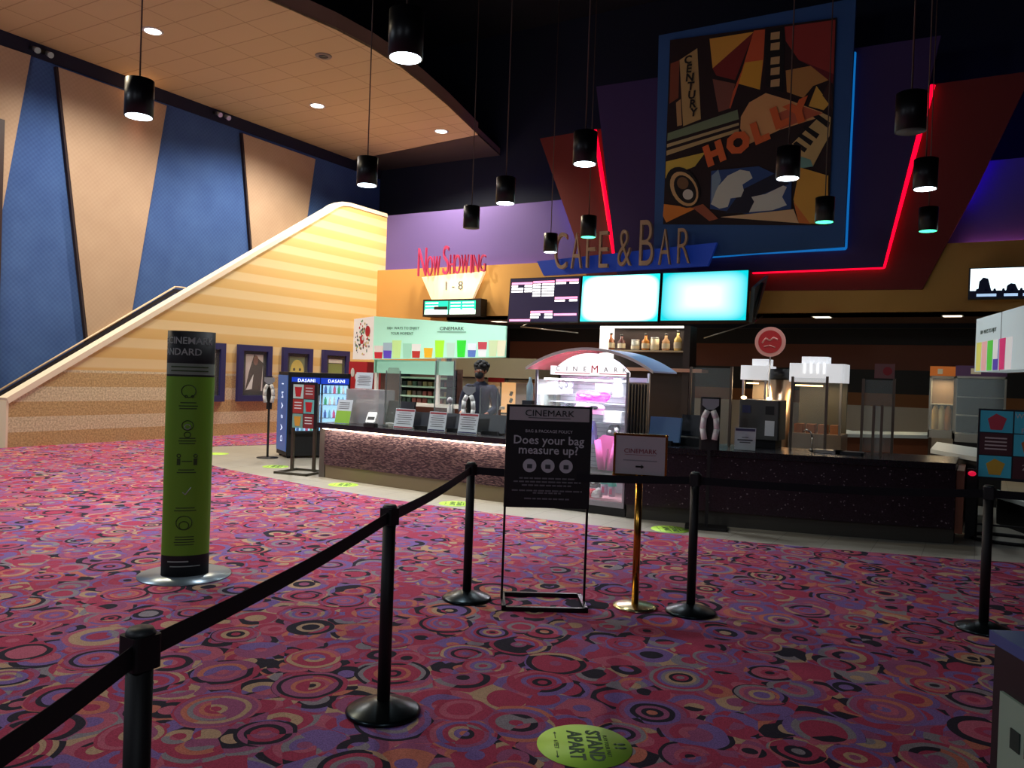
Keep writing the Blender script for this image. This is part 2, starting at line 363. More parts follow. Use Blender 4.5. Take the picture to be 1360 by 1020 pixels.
tag(redp, 'large dark red angular panel behind the purple one on the back wall', 'wall panel')
pup = MB(M('purple_painted_panel', (62, 44, 96), .85)).prismy(xz([(792, 115), (1250, 47), (1172, 354), (820, 368)], 17.6), 17.6, 17.7).done('purple_wall_panel')
tag(pup, 'dark purple tapered panel between the red panel and the blue mural frame', 'wall panel')
# mural
mur = thing('mural', 'large framed cubist style film mural in brown, gold and blue high on the back wall', 'mural', (0, 17.35, 0))
B0 = xz([(875, 47), (1137, -3), (1121, 327), (868, 345)], 17.35)
MB(M('blue_frame_paint', (48, 90, 150), .7)).prismy(B0, 0, .12).done('frame', mur)
mc = {}
def mm(c):
    if c not in mc: mc[c] = M('mural_paint_%d' % len(mc), tuple(min(255, v * 1.12) for v in c), .7)
    return mc[c]
def cv(u_, v_): q = at(860 + u_ / 3.186, 20 + v_ / 3.186, 17.3); return (q.x, q.z)
P_ = MB(mm((34, 16, 18))); lay = [0]
def poly(c, *pts, y=None):
    lay[0] += 1; P_.mat(mm(c)); d = -.04 - lay[0] * .0006; P_.prismy([cv(*q) for q in pts], d, -.03)
poly((34, 16, 18), (95, 105), (800, 10), (765, 890), (65, 885))
poly((120, 60, 38), (97, 205), (135, 190), (130, 350), (92, 375)); poly((172, 132, 88), (120, 370), (140, 355), (145, 465), (125, 470))
poly((176, 144, 92), (135, 190), (210, 140), (225, 440), (150, 470)); poly((208, 150, 60), (262, 100), (450, 70), (275, 225))
poly((116, 34, 30), (450, 70), (275, 225), (290, 255), (370, 275)); poly((196, 84, 48), (450, 65), (497, 60), (490, 190), (475, 315), (385, 290), (350, 395), (335, 390), (400, 230))
poly((206, 150, 50), (412, 200), (488, 190), (475, 315), (385, 290)); poly((120, 70, 58), (275, 270), (370, 290), (345, 395), (300, 410))
poly((110, 124, 96), (85, 500), (380, 400), (386, 440), (83, 532)); poly((170, 150, 110), (82, 546), (386, 455), (386, 466), (82, 560))
poly((176, 150, 104), (80, 574), (386, 480), (386, 494), (240, 540), (80, 594)); poly((194, 166, 70), (78, 620), (245, 580), (200, 640), (75, 690))
poly((206, 150, 96), (395, 430), (430, 370), (500, 330), (600, 360), (740, 412), (735, 430), (560, 485), (430, 545), (392, 480))
poly((180, 88, 60), (540, 420), (640, 380), (740, 415), (560, 484)); poly((20, 12, 14), (500, 60), (580, 50), (575, 330), (498, 300))
for v0 in (75, 120, 180, 225, 275): poly((186, 150, 104), (522, v0), (560, v0 - 6), (558, v0 + 26), (520, v0 + 30))
poly((140, 46, 40), (580, 50), (795, 20), (788, 250), (640, 190), (585, 110)); poly((100, 28, 34), (640, 190), (788, 250), (785, 290), (770, 280), (690, 215))
poly((172, 122, 66), (585, 235), (690, 215), (765, 275), (700, 300), (660, 350), (590, 325)); poly((206, 160, 70), (715, 300), (770, 375), (745, 402), (682, 385))
poly((56, 26, 24), (775, 270), (785, 400), (740, 340)); poly((188, 158, 104), (612, 545), (742, 415), (776, 432), (770, 510), (742, 560), (700, 640), (622, 600))
for q in (((700, 430), (725, 422), (772, 455), (765, 480)), ((655, 478), (668, 466), (728, 505), (715, 524)), ((632, 510), (645, 498), (702, 535), (690, 553)), ((616, 545), (630, 534), (676, 566), (664, 582))): poly((18, 12, 14), *q)
poly((110, 150, 140), (620, 590), (690, 612), (700, 640), (640, 650)); poly((204, 150, 62), (645, 645), (765, 680), (762, 885), (640, 880), (618, 780))
poly((196, 110, 50), (618, 790), (690, 884), (640, 880)); poly((40, 66, 116), (270, 660), (470, 640), (610, 705), (608, 820), (430, 842), (265, 820))
poly((26, 26, 44), (400, 740), (560, 660), (600, 715), (470, 765), (430, 838), (330, 838)); poly((186, 186, 176), (268, 800), (290, 735), (340, 680), (392, 655), (432, 662), (445, 690), (402, 718), (408, 742), (396, 770), (352, 776), (340, 812), (305, 820))
poly((120, 140, 160), (270, 800), (272, 680), (300, 655), (312, 700), (290, 745)); poly((190, 190, 182), (430, 835), (452, 790), (440, 770), (500, 758), (575, 722), (590, 728), (570, 770), (590, 805), (530, 826))
poly((206, 170, 130), (310, 855), (618, 822), (640, 880)); poly((206, 120, 46), (70, 800), (205, 818), (80, 878), (66, 850)); poly((150, 80, 54), (190, 815), (235, 800), (300, 862), (262, 872))
def ell(cx_, cy_, rx, ry, rot, n=22):
    r0 = R_(rot); return [(cx_ + rx * math.cos(a) * math.cos(r0) - ry * math.sin(a) * math.sin(r0), cy_ + rx * math.cos(a) * math.sin(r0) + ry * math.sin(a) * math.cos(r0)) for a in [2 * math.pi * k / n for k in range(n)]]
poly((22, 16, 16), *ell(150, 730, 66, 92, -28)); poly((190, 152, 104), *ell(156, 736, 54, 78, -28)); poly((20, 14, 14), *ell(160, 738, 42, 64, -28))
poly((110, 78, 50), *ell(150, 712, 24, 26, -28)); poly((196, 190, 180), *ell(172, 760, 22, 22, -28))
P_.done('painting', mur)
T_ = MB(mm((34, 26, 20)))
a_ = cv(180, 300); d_ = -.04 - (lay[0] + 3) * .0006
for k, ch in enumerate('CENTURY'): c_ = cv(172 + k * 4.0, 192 + k * 37); T_.text(ch, .25, (c_[0], d_, c_[1]), rot=-4, bold=.008)
T_.done('lettering', mur)
for ch, u_, v_ in (('H', 285, 590), ('O', 385, 545), ('L', 475, 500), ('L', 560, 435), ('Y', 640, 415)): c_ = cv(u_, v_); MB(mm((206, 96, 48))).text(ch, .58, (c_[0], d_, c_[1]), rot=18, bold=.045).done('letter', mur)
# neon
nb = M('blue_neon', (16, 100, 170), em=.85, emcol=(14, 104, 180)); nr = M('red_neon', (230, 6, 46), em=1.9, emcol=(240, 2, 42))
def neon(m_, pth, Y, lb):
    q = [at(a, b_, Y) for a, b_ in pth]
    tag(MB(m_).tube([v - q[0] for v in q], .05, 10).done('neon_tube', loc=q[0]), lb, 'neon tube')
neon(nb, [(1134, 70), (1122, 329), (1007, 335), (880, 345)], 17.535, 'blue neon tube along the right and lower edge of the mural frame')
neon(nr, [(790, 173), (816, 340)], 17.77, 'short red neon tube left of the mural, above the raised letters')
neon(nr, [(1000, 361), (1173, 354), (1239, 113)], 17.77, 'long red neon tube bending up the right side of the purple panel')
# CAFE & BAR sign
sg = thing('cafe_sign', 'blue sign board with tan raised letters above the menu screens', 'sign', (0, 17.1, 0))
MB(M('royal_blue_board', (30, 70, 190), .5, em=.12)).prismy(xz([(713, 347), (952, 322), (940, 353), (722, 366)], 17.1), 0, .1).done('board', sg)
for q in (760, 900): w0 = at(q, 345, 17.1); MB(black).box(w0.x - .03, w0.x + .03, .1, .5, w0.z - .03, w0.z + .03).done('standoff', sg)
tan = M('tan_letter_face', (176, 146, 118), .6)
def letter(ch, x0, x1, yt, yb, Y, parent, m_, dep=.05, yoff=-.1):
    A, B = at(x0, yt, Y), at(x1, yb, Y); wd, ht = B.x - A.x, A.z - B.z
    cu = bpy.data.curves.new('t', 'FONT'); cu.body = ch; cu.size = 1; ob = bpy.data.objects.new('t', cu); me = ob.to_mesh()
    xs = [v.co.x for v in me.vertices]; ys = [v.co.y for v in me.vertices]; bx = (min(xs), max(xs), min(ys), max(ys)); ob.to_mesh_clear(); bpy.data.objects.remove(ob)
    kx, kz = wd / (bx[1] - bx[0]), ht / (bx[3] - bx[2]); cu.extrude = dep; cu.offset = -.012
    ob = bpy.data.objects.new('t', cu); me = ob.to_mesh(); b2 = MB(m_)
    vs = [b2.v((A.x + (v.co.x - bx[0]) * kx, yoff - v.co.z, B.z + (v.co.y - bx[2]) * kz)) for v in me.vertices]
    for p_ in me.polygons: b2._f([vs[i] for i in p_.vertices])
    ob.to_mesh_clear(); bpy.data.objects.remove(ob); b2.done('letter', parent)
for ch, x0, x1, yt, yb in (('C', 738, 753, 309, 358), ('A', 760, 773, 309, 357), ('F', 780, 791, 309, 356), ('E', 797, 808, 307, 356), ('&', 822, 839, 305, 354), ('B', 851, 868, 292, 353), ('A', 876, 891, 304, 352), ('R', 901, 917, 303, 350)):
    letter(ch, x0, x1, yt, yb, 17.0, sg, tan)
# NOW SHOWING
ns = thing('now_showing_sign', 'pink raised letters over a glowing cream panel on the orange wall', 'sign', (0, 17.8, 0))
MB(M('lit_cream_panel', (250, 226, 180), .6, em=.55, emcol=(255, 230, 185))).prismy(xz([(560, 368), (643, 360), (627, 397), (573, 398)], 17.8), 0, .1).done('panel', ns)
pinkl = M('pink_letter_face', (176, 44, 92), .5)
for ch, x0, x1, yt, yb in (('N', 556, 566, 329, 367), ('O', 568, 574, 340, 367), ('W', 576, 584, 340, 366), ('S', 589, 596, 326, 365), ('H', 598, 603, 338, 364), ('O', 604, 611, 338, 364), ('W', 613, 622, 338, 363), ('I', 625, 627, 338, 363), ('N', 629, 636, 338, 362), ('G', 638, 645, 338, 361)):
    letter(ch, x0, x1, yt, yb, 17.7, ns, pinkl, .03)
T_ = MB(ink); q = at(602, 380, 17.78); T_.text('1 - 8', .34, (q.x, -.02, q.z)); T_.done('lettering', ns)
light('AREA', 'sign_wash', (at(600, 385, 17.2).x, 17.3, 3.95), 8, (1, .9, .7), 1.6, .1, rot=(R_(125), 0, 0))
# LED showtime display
q0, q1 = at(562, 398, 17.6), at(638, 420, 17.6); wd, ht = q1.x - q0.x, q0.z - q1.z
led = thing('showtime_display', 'black showtime display with teal and white rows under the pink letters', 'display', (q0.x, 17.6, q1.z))
MB(black).box(0, wd, 0, .3, 0, ht).done('case', led)
teal = M('teal_screen', (0, 190, 150), em=1.5, emcol=(10, 190, 150)); lw = M('white_screen', (235, 255, 245), em=1.6)
x_ = wd - .16
L_ = MB(teal).box(.06, x_ * .49, -.004, 0, .06, ht - .05); L_.box(x_ * .51, x_, -.004, 0, .06, ht - .05)
L_.mat(lw); L_.box(.07, x_ * .48, -.008, -.004, .06, ht * .38); L_.box(x_ * .52, x_, -.008, -.004, .06, ht * .38)
for k in range(3):
    z = ht - .12 - k * .085; L_.box(.1, x_ * .3, -.008, -.004, z, z + .035); L_.box(x_ * .54, x_ * .72, -.008, -.004, z, z + .035); L_.box(x_ * .76, x_ * .97, -.008, -.004, z, z + .035)
L_.mat(black).box(x_ * .22, x_ * .48, -.01, -.004, ht * .4, ht * .58); L_.done('screen', led)
for x in (.3, wd - .4): MB(black)  .box(x, x + .06, .3, .348, .1, ht - .1).done('wall_bracket', led)
# menu screens
SW = [((672, 369), (680, 429), (767, 367), (773, 429), 'n'), ((769, 366), (774, 429), (874, 362), (878, 428), 'c'), ((876, 362), (880, 428), (992, 357), (995, 427), 'c')]
SL = ['menu screen with white and pink text rows on dark navy, left of the bright screens', 'nearly white menu screen in the middle of the row above the bar', 'pale cyan menu screen at the right end of the row above the bar']
for (tl, bl, tr, br, k), lb in zip(SW, SL):
    a, b_, c, d = [at(*q, 16.9) for q in (tl, bl, tr, br)]
    x0, x1, z0, z1 = (a.x + b_.x) / 2, (c.x + d.x) / 2, (b_.z + d.z) / 2, (a.z + c.z) / 2
    W_, H_ = x1 - x0, z1 - z0
    t = thing('menu_screen', lb, 'screen', ((x0 + x1) / 2, 16.9, (z0 + z1) / 2), group='menu screens above the bar'); t.rotation_euler = (R_(-4), 0, 0)
    MB(black).box(-W_ / 2, W_ / 2, 0, .09, -H_ / 2, H_ / 2).done('housing', t)
    for x in (-W_ * .3, W_ * .3): MB(dark).box(x - .03, x + .03, .09, 1.045, -.03, .05).done('wall_arm', t)
    if k == 'c':
        sm = screenmat('cyan_menu_bloom', (250, 255, 255), (20, 230, 235), W_, H_, 2.2, .82) if 'middle' in lb else screenmat('cyan_menu_bloom', (225, 255, 255), (0, 190, 200), W_, H_, 1.5, .3)  # pale centre and cyan rim paint the exposure bloom into the emission
        MB(sm).box(-W_ / 2 + .02, W_ / 2 - .02, -.006, 0, -H_ / 2 + .03, H_ / 2 - .02).done('screen', t)
    else:
        s2 = MB(M('navy_screen', (24, 14, 66), em=.25)).box(-W_ / 2 + .02, W_ / 2 - .02, -.006, 0, -H_ / 2 + .03, H_ / 2 - .02)
        wht = M('white_menu_rows', (255, 255, 255), em=2); pk = M('pink_menu_rows', (255, 150, 190), em=1.6)
        def row(u0, u1, v0, v1, m_): s2.mat(m_).box(-W_ / 2 + u0 * W_, -W_ / 2 + u1 * W_, -.01, -.006, H_ / 2 - v1 * H_, H_ / 2 - v0 * H_)
        for (u0, u1, v, n, m_) in ((.03, .33, .1, 1, pk), (.34, .64, .08, 1, pk), (.66, .97, .06, 1, pk), (.66, .97, .44, 1, pk), (.33, .64, .74, 1, pk), (.66, .97, .8, 1, pk), (.03, .33, .92, 1, pk)): row(u0, u1, v, v + .045, m_)
        for u0, u1, v in ((.03, .12, .16), (.03, .2, .22), (.03, .2, .28), (.22, .33, .16), (.22, .33, .22), (.22, .33, .28), (.34, .45, .14), (.34, .45, .2), (.34, .45, .26), (.34, .45, .32), (.34, .45, .38), (.47, .64, .14), (.47, .64, .2), (.47, .64, .26), (.47, .64, .32), (.47, .64, .38), (.66, .8, .12), (.85, .97, .12), (.66, .8, .5), (.86, .97, .5), (.33, .47, .8), (.33, .45, .86), (.53, .64, .8), (.53, .64, .86)): row(u0, u1, v, v + .04, wht)
        s2.done('screen', t)
sp = thing('side_screen', 'grey backed screen turned edge-on beyond the cyan menu screen', 'screen', (0, 0, 0))
q = [at(1021, 366, 17.6), at(1002, 430, 17.4), at(999, 427, 17.05), at(1003, 382, 17.05)]
s2 = MB(M('grey_screen_back', (92, 104, 108), .5)); s2._ex([tuple(v) for v in q], [(v.x - .08, v.y, v.z) for v in q]); s2.done('housing', sp)
s2 = MB(dark).tube([at(1012, 376, 17.3) - Vector((-.02, 0, 0)), at(1000, 422, 17.2)], .04); s2.done('frame_bar', sp)
sb = thing('screen_bracket', 'thin steel rail sloping below the cyan screen', 'bracket'); MB(steel).tube([at(935, 449, 16.9), at(1000, 429, 17.1), Vector((at(1000, 429, 17.1).x, 17.94, 3.14))], .012).done('rail', sb)
sb = thing('screen_bracket', 'thin steel rail sloping below the navy menu screen', 'bracket'); MB(steel).tube([at(768, 442, 16.9), at(692, 434, 16.9), Vector((at(692, 434, 16.9).x, 17.94, 3.16))], .014).done('rail', sb)
# television at right
q0, q1 = at(1287, 356, 17.4), at(1392, 396, 17.4); wd, ht = q1.x - q0.x, q0.z - q1.z
tv = thing('television', 'bright white television with dark silhouettes at the right edge of the photo', 'television', (q0.x, 17.4, q1.z))
MB(M('tv_case', (14, 20, 40), .4)).box(0, wd, 0, .14, 0, ht).done('housing', tv)
T_ = MB(M('tv_picture', (225, 248, 255), em=1.9)).box(.03, wd - .03, -.006, 0, .12, ht - .02)
T_.mat(M('tv_dark', (10, 16, 50), em=.15)).box(.03, wd - .03, -.008, 0, .03, .16)
def blob(x, w_, h_): T_.prismy([(x - w_ / 2, .15), (x - w_ * .42, .15 + h_ * .7), (x - w_ * .1, .15 + h_), (x + w_ * .3, .15 + h_ * .9), (x + w_ * .5, .15 + h_ * .3), (x + w_ * .6, .15)], -.01, -.005)
blob(.26, .2, .26); blob(.7, .18, .14); blob(1.05, .2, .2)
for k in range(9): blob(.15 + k * .14, .05, .05)
T_.mat(M('tv_captions', (170, 200, 235), em=1))
for x in (.14, .58, .88): T_.box(x, x + .32 if x != .58 else x + .22, -.012, -.008, .05, .1)
T_.done('screen', tv)
MB(dark).box(wd * .4, wd * .6, .14, .548, ht * .3, ht * .6).done('wall_bracket', tv)

# ================================================================== PENDANTS, DOWNLIGHTS, SPOTS
glowW = M('pendant_glow_white', (255, 255, 250), em=9, emcol=(225, 245, 255)); glowG = M('pendant_glow_green', (140, 255, 200), em=2.6, emcol=(70, 255, 170))
off_ = M('pendant_unlit', (70, 72, 74), .5)
PEND = [(-8.13, 5.49, 'w', 'black cylinder pendant against the beige ceiling, highest at the upper left'),
        (-4.4, 5.47, 'w', 'largest lit cylinder pendant, near the top middle against the black ceiling'),
        (-7.87, 8.99, 'w', 'lit cylinder pendant in front of the back end of the beige ceiling'),
        (-6.58, 10.79, 'w', 'lit cylinder pendant above the lavender wall band, left of the red panel'),
        (-8.28, 12.39, 'o', 'unlit cylinder pendant above the pink raised letters'),
        (-4.44, 9.18, 'w', 'lit cylinder pendant in front of the top of the left red panel'),
        (-8.19, 15.38, 'w', 'small lit cylinder pendant beside the first tan letter C'),
        (-6.62, 13.96, 'g', 'small cylinder pendant with green glow in front of the tan letter F'),
        (-2.29, 10.86, 'w', 'lit cylinder pendant in front of the mural'),
        (-2.33, 13.96, 'g', 'green glowing cylinder pendant at the lower right corner of the mural'),
        (-.74, 9.36, 'o', 'unlit cylinder pendant at the upper end of the long red neon'),
        (-.75, 12.11, 'w', 'lit cylinder pendant in front of the red panel on the right'),
        (-.88, 15.33, 'g', 'green glowing cylinder pendant lowest on the right red panel')]
for x, y, k, lb in PEND:
    t = thing('pendant_lamp', lb, 'lamp', (x, y, 4.35), group='black cylinder pendants')
    s2 = MB(blackm).lathe([(.135, .0), (.152, .0), (.152, .40), (.14, .405), (0, .41)]); s2.lathe([(.135, .0), (.135, .39)]); s2.done('shade', t)
    MB({'w': glowW, 'g': glowG, 'o': off_}[k]).lathe([(0, -.004), (.136, -.004), (.136, .03), (0, .05)]).done('diffuser', t)
    MB(M('suspension_rod', (70, 50, 40), .5)).cyl((0, 0, .4), (0, 0, 7.15), .009, seg=8).done('rod', t)
    MB(blackm).cyl((0, 0, 7.1), (0, 0, 7.15), .06).done('canopy', t)
    if k == 'w': light('SPOT', 'pendant_beam', (0, 0, -.02), 520 if x < -5 else 210 if x < -3 else 130, (.9, .95, 1), .12, spot=120, blend=.7, parent=t)
    elif k == 'g': light('SPOT', 'pendant_beam', (0, 0, -.02), 40, (.7, 1, .85), .12, spot=100, blend=.7, parent=t)
dl = ['recessed ceiling downlight at the upper left beside the big pendant rod', 'recessed ceiling downlight in the middle of the beige ceiling', 'recessed ceiling downlight nearest the back corner of the beige ceiling']
glowD = M('downlight_glow', (255, 250, 240), em=10, emcol=(255, 245, 225))
for (x, y), lb in zip(DOWN[:3], dl):
    t = thing('downlight', lb, 'lamp', (x, y, 8.01), group='recessed downlights in the beige ceiling')
    MB(white).lathe([(.15, -.012), (.19, -.012), (.19, 0), (.15, 0), (.15, -.012)]).done('trim_ring', t); MB(glowD).lathe([(0, -.006), (.15, -.006), (.15, -.001), (0, -.001)]).done('lens', t)
t = thing('ceiling_speaker', 'round grey ceiling speaker in the beige ceiling, above the middle downlight', 'speaker', (-11.78, 12.01, 8.01))
MB(M('grey_metal', (130, 118, 105), .5)).lathe([(.1, -.02), (.16, -.02), (.17, 0), (.1, 0), (.1, -.02)]).done('ring', t); MB(dark).lathe([(0, -.012), (.1, -.012), (.1, 0), (0, 0)]).done('grille', t)
for (y, z), lb, lit in zip(((9.01, 7.86), (13.45, 7.9), (11.15, 7.66)), ('small pair of spotlights at the wall top above the first blue strip', 'small pair of spotlights at the wall top above the middle blue strip', 'small glowing spotlight at the wall top behind the upper left pendant'), (0, 0, 1)):
    t = thing('track_spotlight', lb, 'lamp', (-16.66, y, z))
    g = M('spot_glow', (255, 190, 130), em=8) if lit else white
    MB(black).box(0, .06, -.2, .2, -.03, .03).done('mount', t)
    for s3 in (-.13, .13): MB(g if lit else alu).cyl((.05, s3, 0), (.2, s3, -.07), .045, .06).done('head', t)
    if lit: a_ = light('SPOT', 'spot_beam', (.22, 0, -.12), 60, (1, .4, .25), .05, spot=95, blend=.9, parent=t); a_.rotation_euler = (0, R_(-25), 0)
# wall mounted handrail of the stair
t = thing('handrail', 'brass topped handrail climbing the blue wall above the striped half wall', 'handrail', (-16.58, 8.3, .9))
pth = [(0, 0, 0), (0, 3.96, 2.53), (0, 4.25, 2.54)]
hr = MB(M('rail_top', (225, 200, 165), .35)); hr.tube([(.0, y, z + .03) for _, y, z in pth], .022); hr.done('rail', t)
hr = MB(M('rail_body', (24, 18, 26), .6))
hr.prismx([(0, -.02), (3.96, 2.51), (4.25, 2.52), (4.25, 2.44), (3.97, 2.42), (0, -.13)], -.03, .01); hr.done('guard', t)
for k in (.6, 1.9, 3.2): MB(steel).tube([(-.12, k, .64 * k - .1), (-.02, k, .64 * k - .1), (-.02, k, .64 * k)], .012).done('bracket', t)
t = thing('newel_post', 'dark newel post at the foot of the stair, left edge of the photo', 'post', (-15.75, 7.75, 0)); MB(dark).rbox(-.05, .05, -.05, .05, 0, 1.55, .01).done('post', t)
MB(dark).rbox(-.06, .06, -.06, .06, 1.55, 1.58, .01).done('cap', t)

# ================================================================== POSTER FRAMES ON THE STRIPED WALL
pf = M('navy_frame', (38, 40, 96), .5); pfi = M('black_mat_board', (14, 12, 16), .5)
PF = [((12.39, 12.95), 'navy poster frame with a green poster, half hidden by the green banner'), ((12.97, 14.0), 'navy poster frame with a dark poster of a figure in a coat'),
      ((14.37, 15.39), 'navy poster frame with a yellow face poster above the drink cooler'), ((15.78, 16.8), 'navy poster frame with a green notice, nearest the white sign box')]
PF[0] = ((11.55, 12.59), PF[0][1])
for i, ((y0, y1), lb) in enumerate(PF):
    t = thing('framed_poster', lb, 'framed poster', (-15.2, y0, .8), group='navy poster frames on the striped wall'); W_, H_ = y1 - y0, 1.35
    f = MB(pf)
    for a, b_, c, d in ((0, W_, 0, .14), (0, W_, H_ - .14, H_), (0, .14, .14, H_ - .14), (W_ - .14, W_, .14, H_ - .14)): f.box(0, .09, a, b_, c, d)
    f.done('frame', t); MB(pfi).box(0, .03, .1, W_ - .1, .1, H_ - .1).done('backing', t)
    g = MB(M('dim_green_poster', (120, 140, 50), .6)); a, b_, c, d = .25, W_ - .25, .25, H_ - .22
    if i in (0, 3):
        g.box(.03, .034, a, b_, c, d - .14); g.mat(paper).box(.03, .034, a, b_, d - .12, d - .02)
        g.mat(ink); [g.box(.034, .036, a + .05, b_ - .05, d - .5 - k * .12, d - .48 - k * .12) for k in range(4)]
    elif i == 1:
        g.mat(M('poster_white', (205, 200, 200), .6)).box(.03, .033, a, b_, c, d)
        g.mat(M('poster_brown', (52, 40, 36), .6)); g._ex([(.033, a, c), (.033, b_ - .05, c), (.033, b_, d - .2), (.033, b_ - .15, d - .1), (.033, a + .25, d), (.033, a + .1, c + .45)], [(.036, y, z) for y, z in ((a, c), (b_ - .05, c), (b_, d - .2), (b_ - .15, d - .1), (a + .25, d), (a + .1, c + .45))])
        g.mat(M('poster_skin', (120, 80, 68), .6)).sph((.034, a + .3, d - .15), (.004, .09, .13)); g.mat(paper); g._ex([(.037, a + .02, c + .02), (.037, a + .2, c + .04), (.037, a + .24, c + .4)], [(.04, a + .02, c + .02), (.04, a + .2, c + .04), (.04, a + .24, c + .4)])
    else:
        g.mat(M('poster_olive', (112, 124, 84), .6)).box(.03, .033, a, b_, c, d); g.mat(M('poster_yellow', (206, 190, 80), .6)).sph((.033, (a + b_) / 2, .75), (.004, .24, .3))
        g.mat(black); [g.sph((.036, (a + b_) / 2 + s3, .8), (.003, .04, .04)) for s3 in (-.1, .1)]
    g.done('poster', t); MB(M('frame_glass', (200, 210, 215), .03, alpha=.06)).box(.045, .048, .14, W_ - .14, .14, H_ - .14).done('glass', t)

# ================================================================== STANCHIONS
AP = dict(A=(-1.71, 1.2), B=(-2.4, 2.98), C=(-3.15, 4.82), D=(-1.71, 5.5), E=(.07, 6.35), F=(-1.22, .25), G=(1.7, 7.15))
PL = dict(A='nearest black belt stanchion post, at the lower left, base below the photo', B='black belt stanchion post in front of the tall green banner and the left counter, second nearest', C='black belt stanchion post just left of the black bag policy sign',
          D='black belt stanchion post just right of the brass sign stand', E='black belt stanchion post at the right edge beside the food menu stand', F='black belt stanchion post outside the lower left corner, its belt enters the photo', G='black belt stanchion post outside the right edge, joined by a belt')
PL['B'] = 'black belt stanchion post with its whole disc base, second nearest to the camera'
links = dict(F='A', A='B', B='C', C='D', D='E', E='G', G=None)
basem = M('worn_black_base', (34, 44, 48), .28, .85)
for k, (x, y) in AP.items():
    t = thing('stanchion_post', PL[k], 'stanchion', (x, y, .008), group='black belt stanchions')
    MB(basem).lathe([(0, 0), (.175, 0), (.178, .012), (.165, .022), (.09, .045), (.045, .062), (0, .062)], seg=40).done('base', t)
    MB(black).cyl((0, 0, .05), (0, 0, .93), .031, seg=24).done('pole', t)
    MB(M('dull_cap', (52, 56, 56), .5)).lathe([(0, .99), (.028, .99), (.034, .98), (.034, .975), (0, .975)]).done('cap', t)
    MB(black).rbox(-.036, .036, -.036, .036, .895, .975, .012).done('belt_head', t)
    n = links[k]
    if n:
        dx, dy = AP[n][0] - x, AP[n][1] - y; L_ = math.hypot(dx, dy); ux, uy = dx / L_, dy / L_; px_, py_ = -uy * .001, ux * .001
        bt = MB(beltm); N = 10
        for q in range(N):
            s0, s1 = .036 + (L_ - .072) * q / N, .036 + (L_ - .072) * (q + 1) / N
            z0, z1 = [-.02 * math.sin(math.pi * v / L_) for v in (s0, s1)]
            A = [(ux * s0 + px_, uy * s0 + py_, .905 + z0), (ux * s1 + px_, uy * s1 + py_, .905 + z1), (ux * s1 + px_, uy * s1 + py_, .96 + z1), (ux * s0 + px_, uy * s0 + py_, .96 + z0)]
            bt._ex(A, [(a[0] - 2 * px_, a[1] - 2 * py_, a[2]) for a in A])
        bt.done('belt', t)

# ================================================================== BAG POLICY SIGN STAND
t = thing('floor_sign', 'black floor sign headed Does your bag measure up, in front of the lit cabinet', 'sign', (-2.65, 5.05, .008), R_(32.6))
f = MB(blackm)
for a in ((-.3, .3, -.2, -.17), (-.3, .3, .17, .2), (-.3, -.27, -.2, .2), (.27, .3, -.2, .2)): f.box(a[0], a[1], a[2], a[3], 0, .03)
f.done('base', t)
for s3 in (-1, 1): MB(blackm).box(s3 * .295 - .008, s3 * .295 + .008, -.008, .008, .03, 1.42).done('leg', t)
MB(M('sign_board_black', (16, 15, 19), .6)).box(-.305, .305, -.022, .022, .69, 1.42).done('board', t)
f = MB(M('header_grey', (190, 182, 184), .7)).box(-.285, .285, -.025, -.021, 1.31, 1.405)
f.mat(black).text('CINEMARK', .062, (0, -.028, 1.362), sx=1.15); f.box(-.15, .15, -.027, -.025, 1.328, 1.332)
f.done('header_card', t); f = MB(M('sign_text', (205, 205, 210), .7)); f.text('BAG & PACKAGE POLICY', .03, (0, -.026, 1.235)); f.text('Does your bag', .085, (0, -.026, 1.17), bold=.001); f.text('measure up?', .085, (0, -.026, 1.10), bold=.001)
for x in (-.13, 0, .13): MB(M('sign_text')).disc((x, -.025, .99), .048, (0, 1, 0)).done('bag_icon', t).data.name; MB(ink).box(x - .018, x + .018, -.028, -.0255, .97, 1.0).done('bag_symbol', t)
f.done('title', t); f = MB(M('sign_small_text', (120, 118, 124), .7))
for z, h in ((.9, .2), (.875, .24), (.85, .18), (.812, .25), (.796, .1), (.755, .16)):
    x = -h
    while x < h - .01: w_ = random.Random(int(z * 1000 + x * 999)).uniform(.02, .05); f.box(x, min(h, x + w_), -.0245, -.021, z - .005, z + .005); x += w_ + .008
f.done('print', t)

# ================================================================== BRASS SIGN STAND
t = thing('sign_stand', 'polished brass pole stand holding a framed sign with a black arrow', 'sign', (-2.08, 5.38, .008), R_(17))
MB(M('brass_base', (220, 205, 150), .22, 1.)).lathe([(0, 0), (.155, 0), (.157, .012), (.13, .02), (.03, .032), (0, .032)], seg=40).done('base', t)
MB(brass).cyl((0, 0, .02), (0, 0, .95), .026).done('pole', t)
f = MB(brass)
for a in ((-.19, .19, .935, .95), (-.19, .19, 1.225, 1.24), (-.19, -.175, .935, 1.24), (.175, .19, .935, 1.24)): f.box(a[0], a[1], -.01, .01, a[2], a[3])
f.done('frame', t)
for x in (-.182, .182):
    for z in (.943, 1.232): MB(brass).sph((x, -.01, z), .012).done('corner_knob', t)
f = MB(M('grey_card', (196, 186, 190), .7)).box(-.177, .177, -.004, .006, .948, 1.228)
f.mat(M('red_ink', (150, 50, 66), .7)).text('CINEMARK', .045, (0, -.006, 1.115), sx=1.05); f.box(-.11, .11, -.0055, -.004, 1.088, 1.0905)
f.mat(M('pale_ink', (150, 146, 150), .7)).box(-.12, .12, -.0055, -.004, 1.045, 1.053)
f.mat(black).box(-.03, .01, -.007, -.004, 1.0, 1.012); f.prismy([(.01, .99), (.03, 1.006), (.01, 1.022)], -.007, -.004); f.done('card', t)

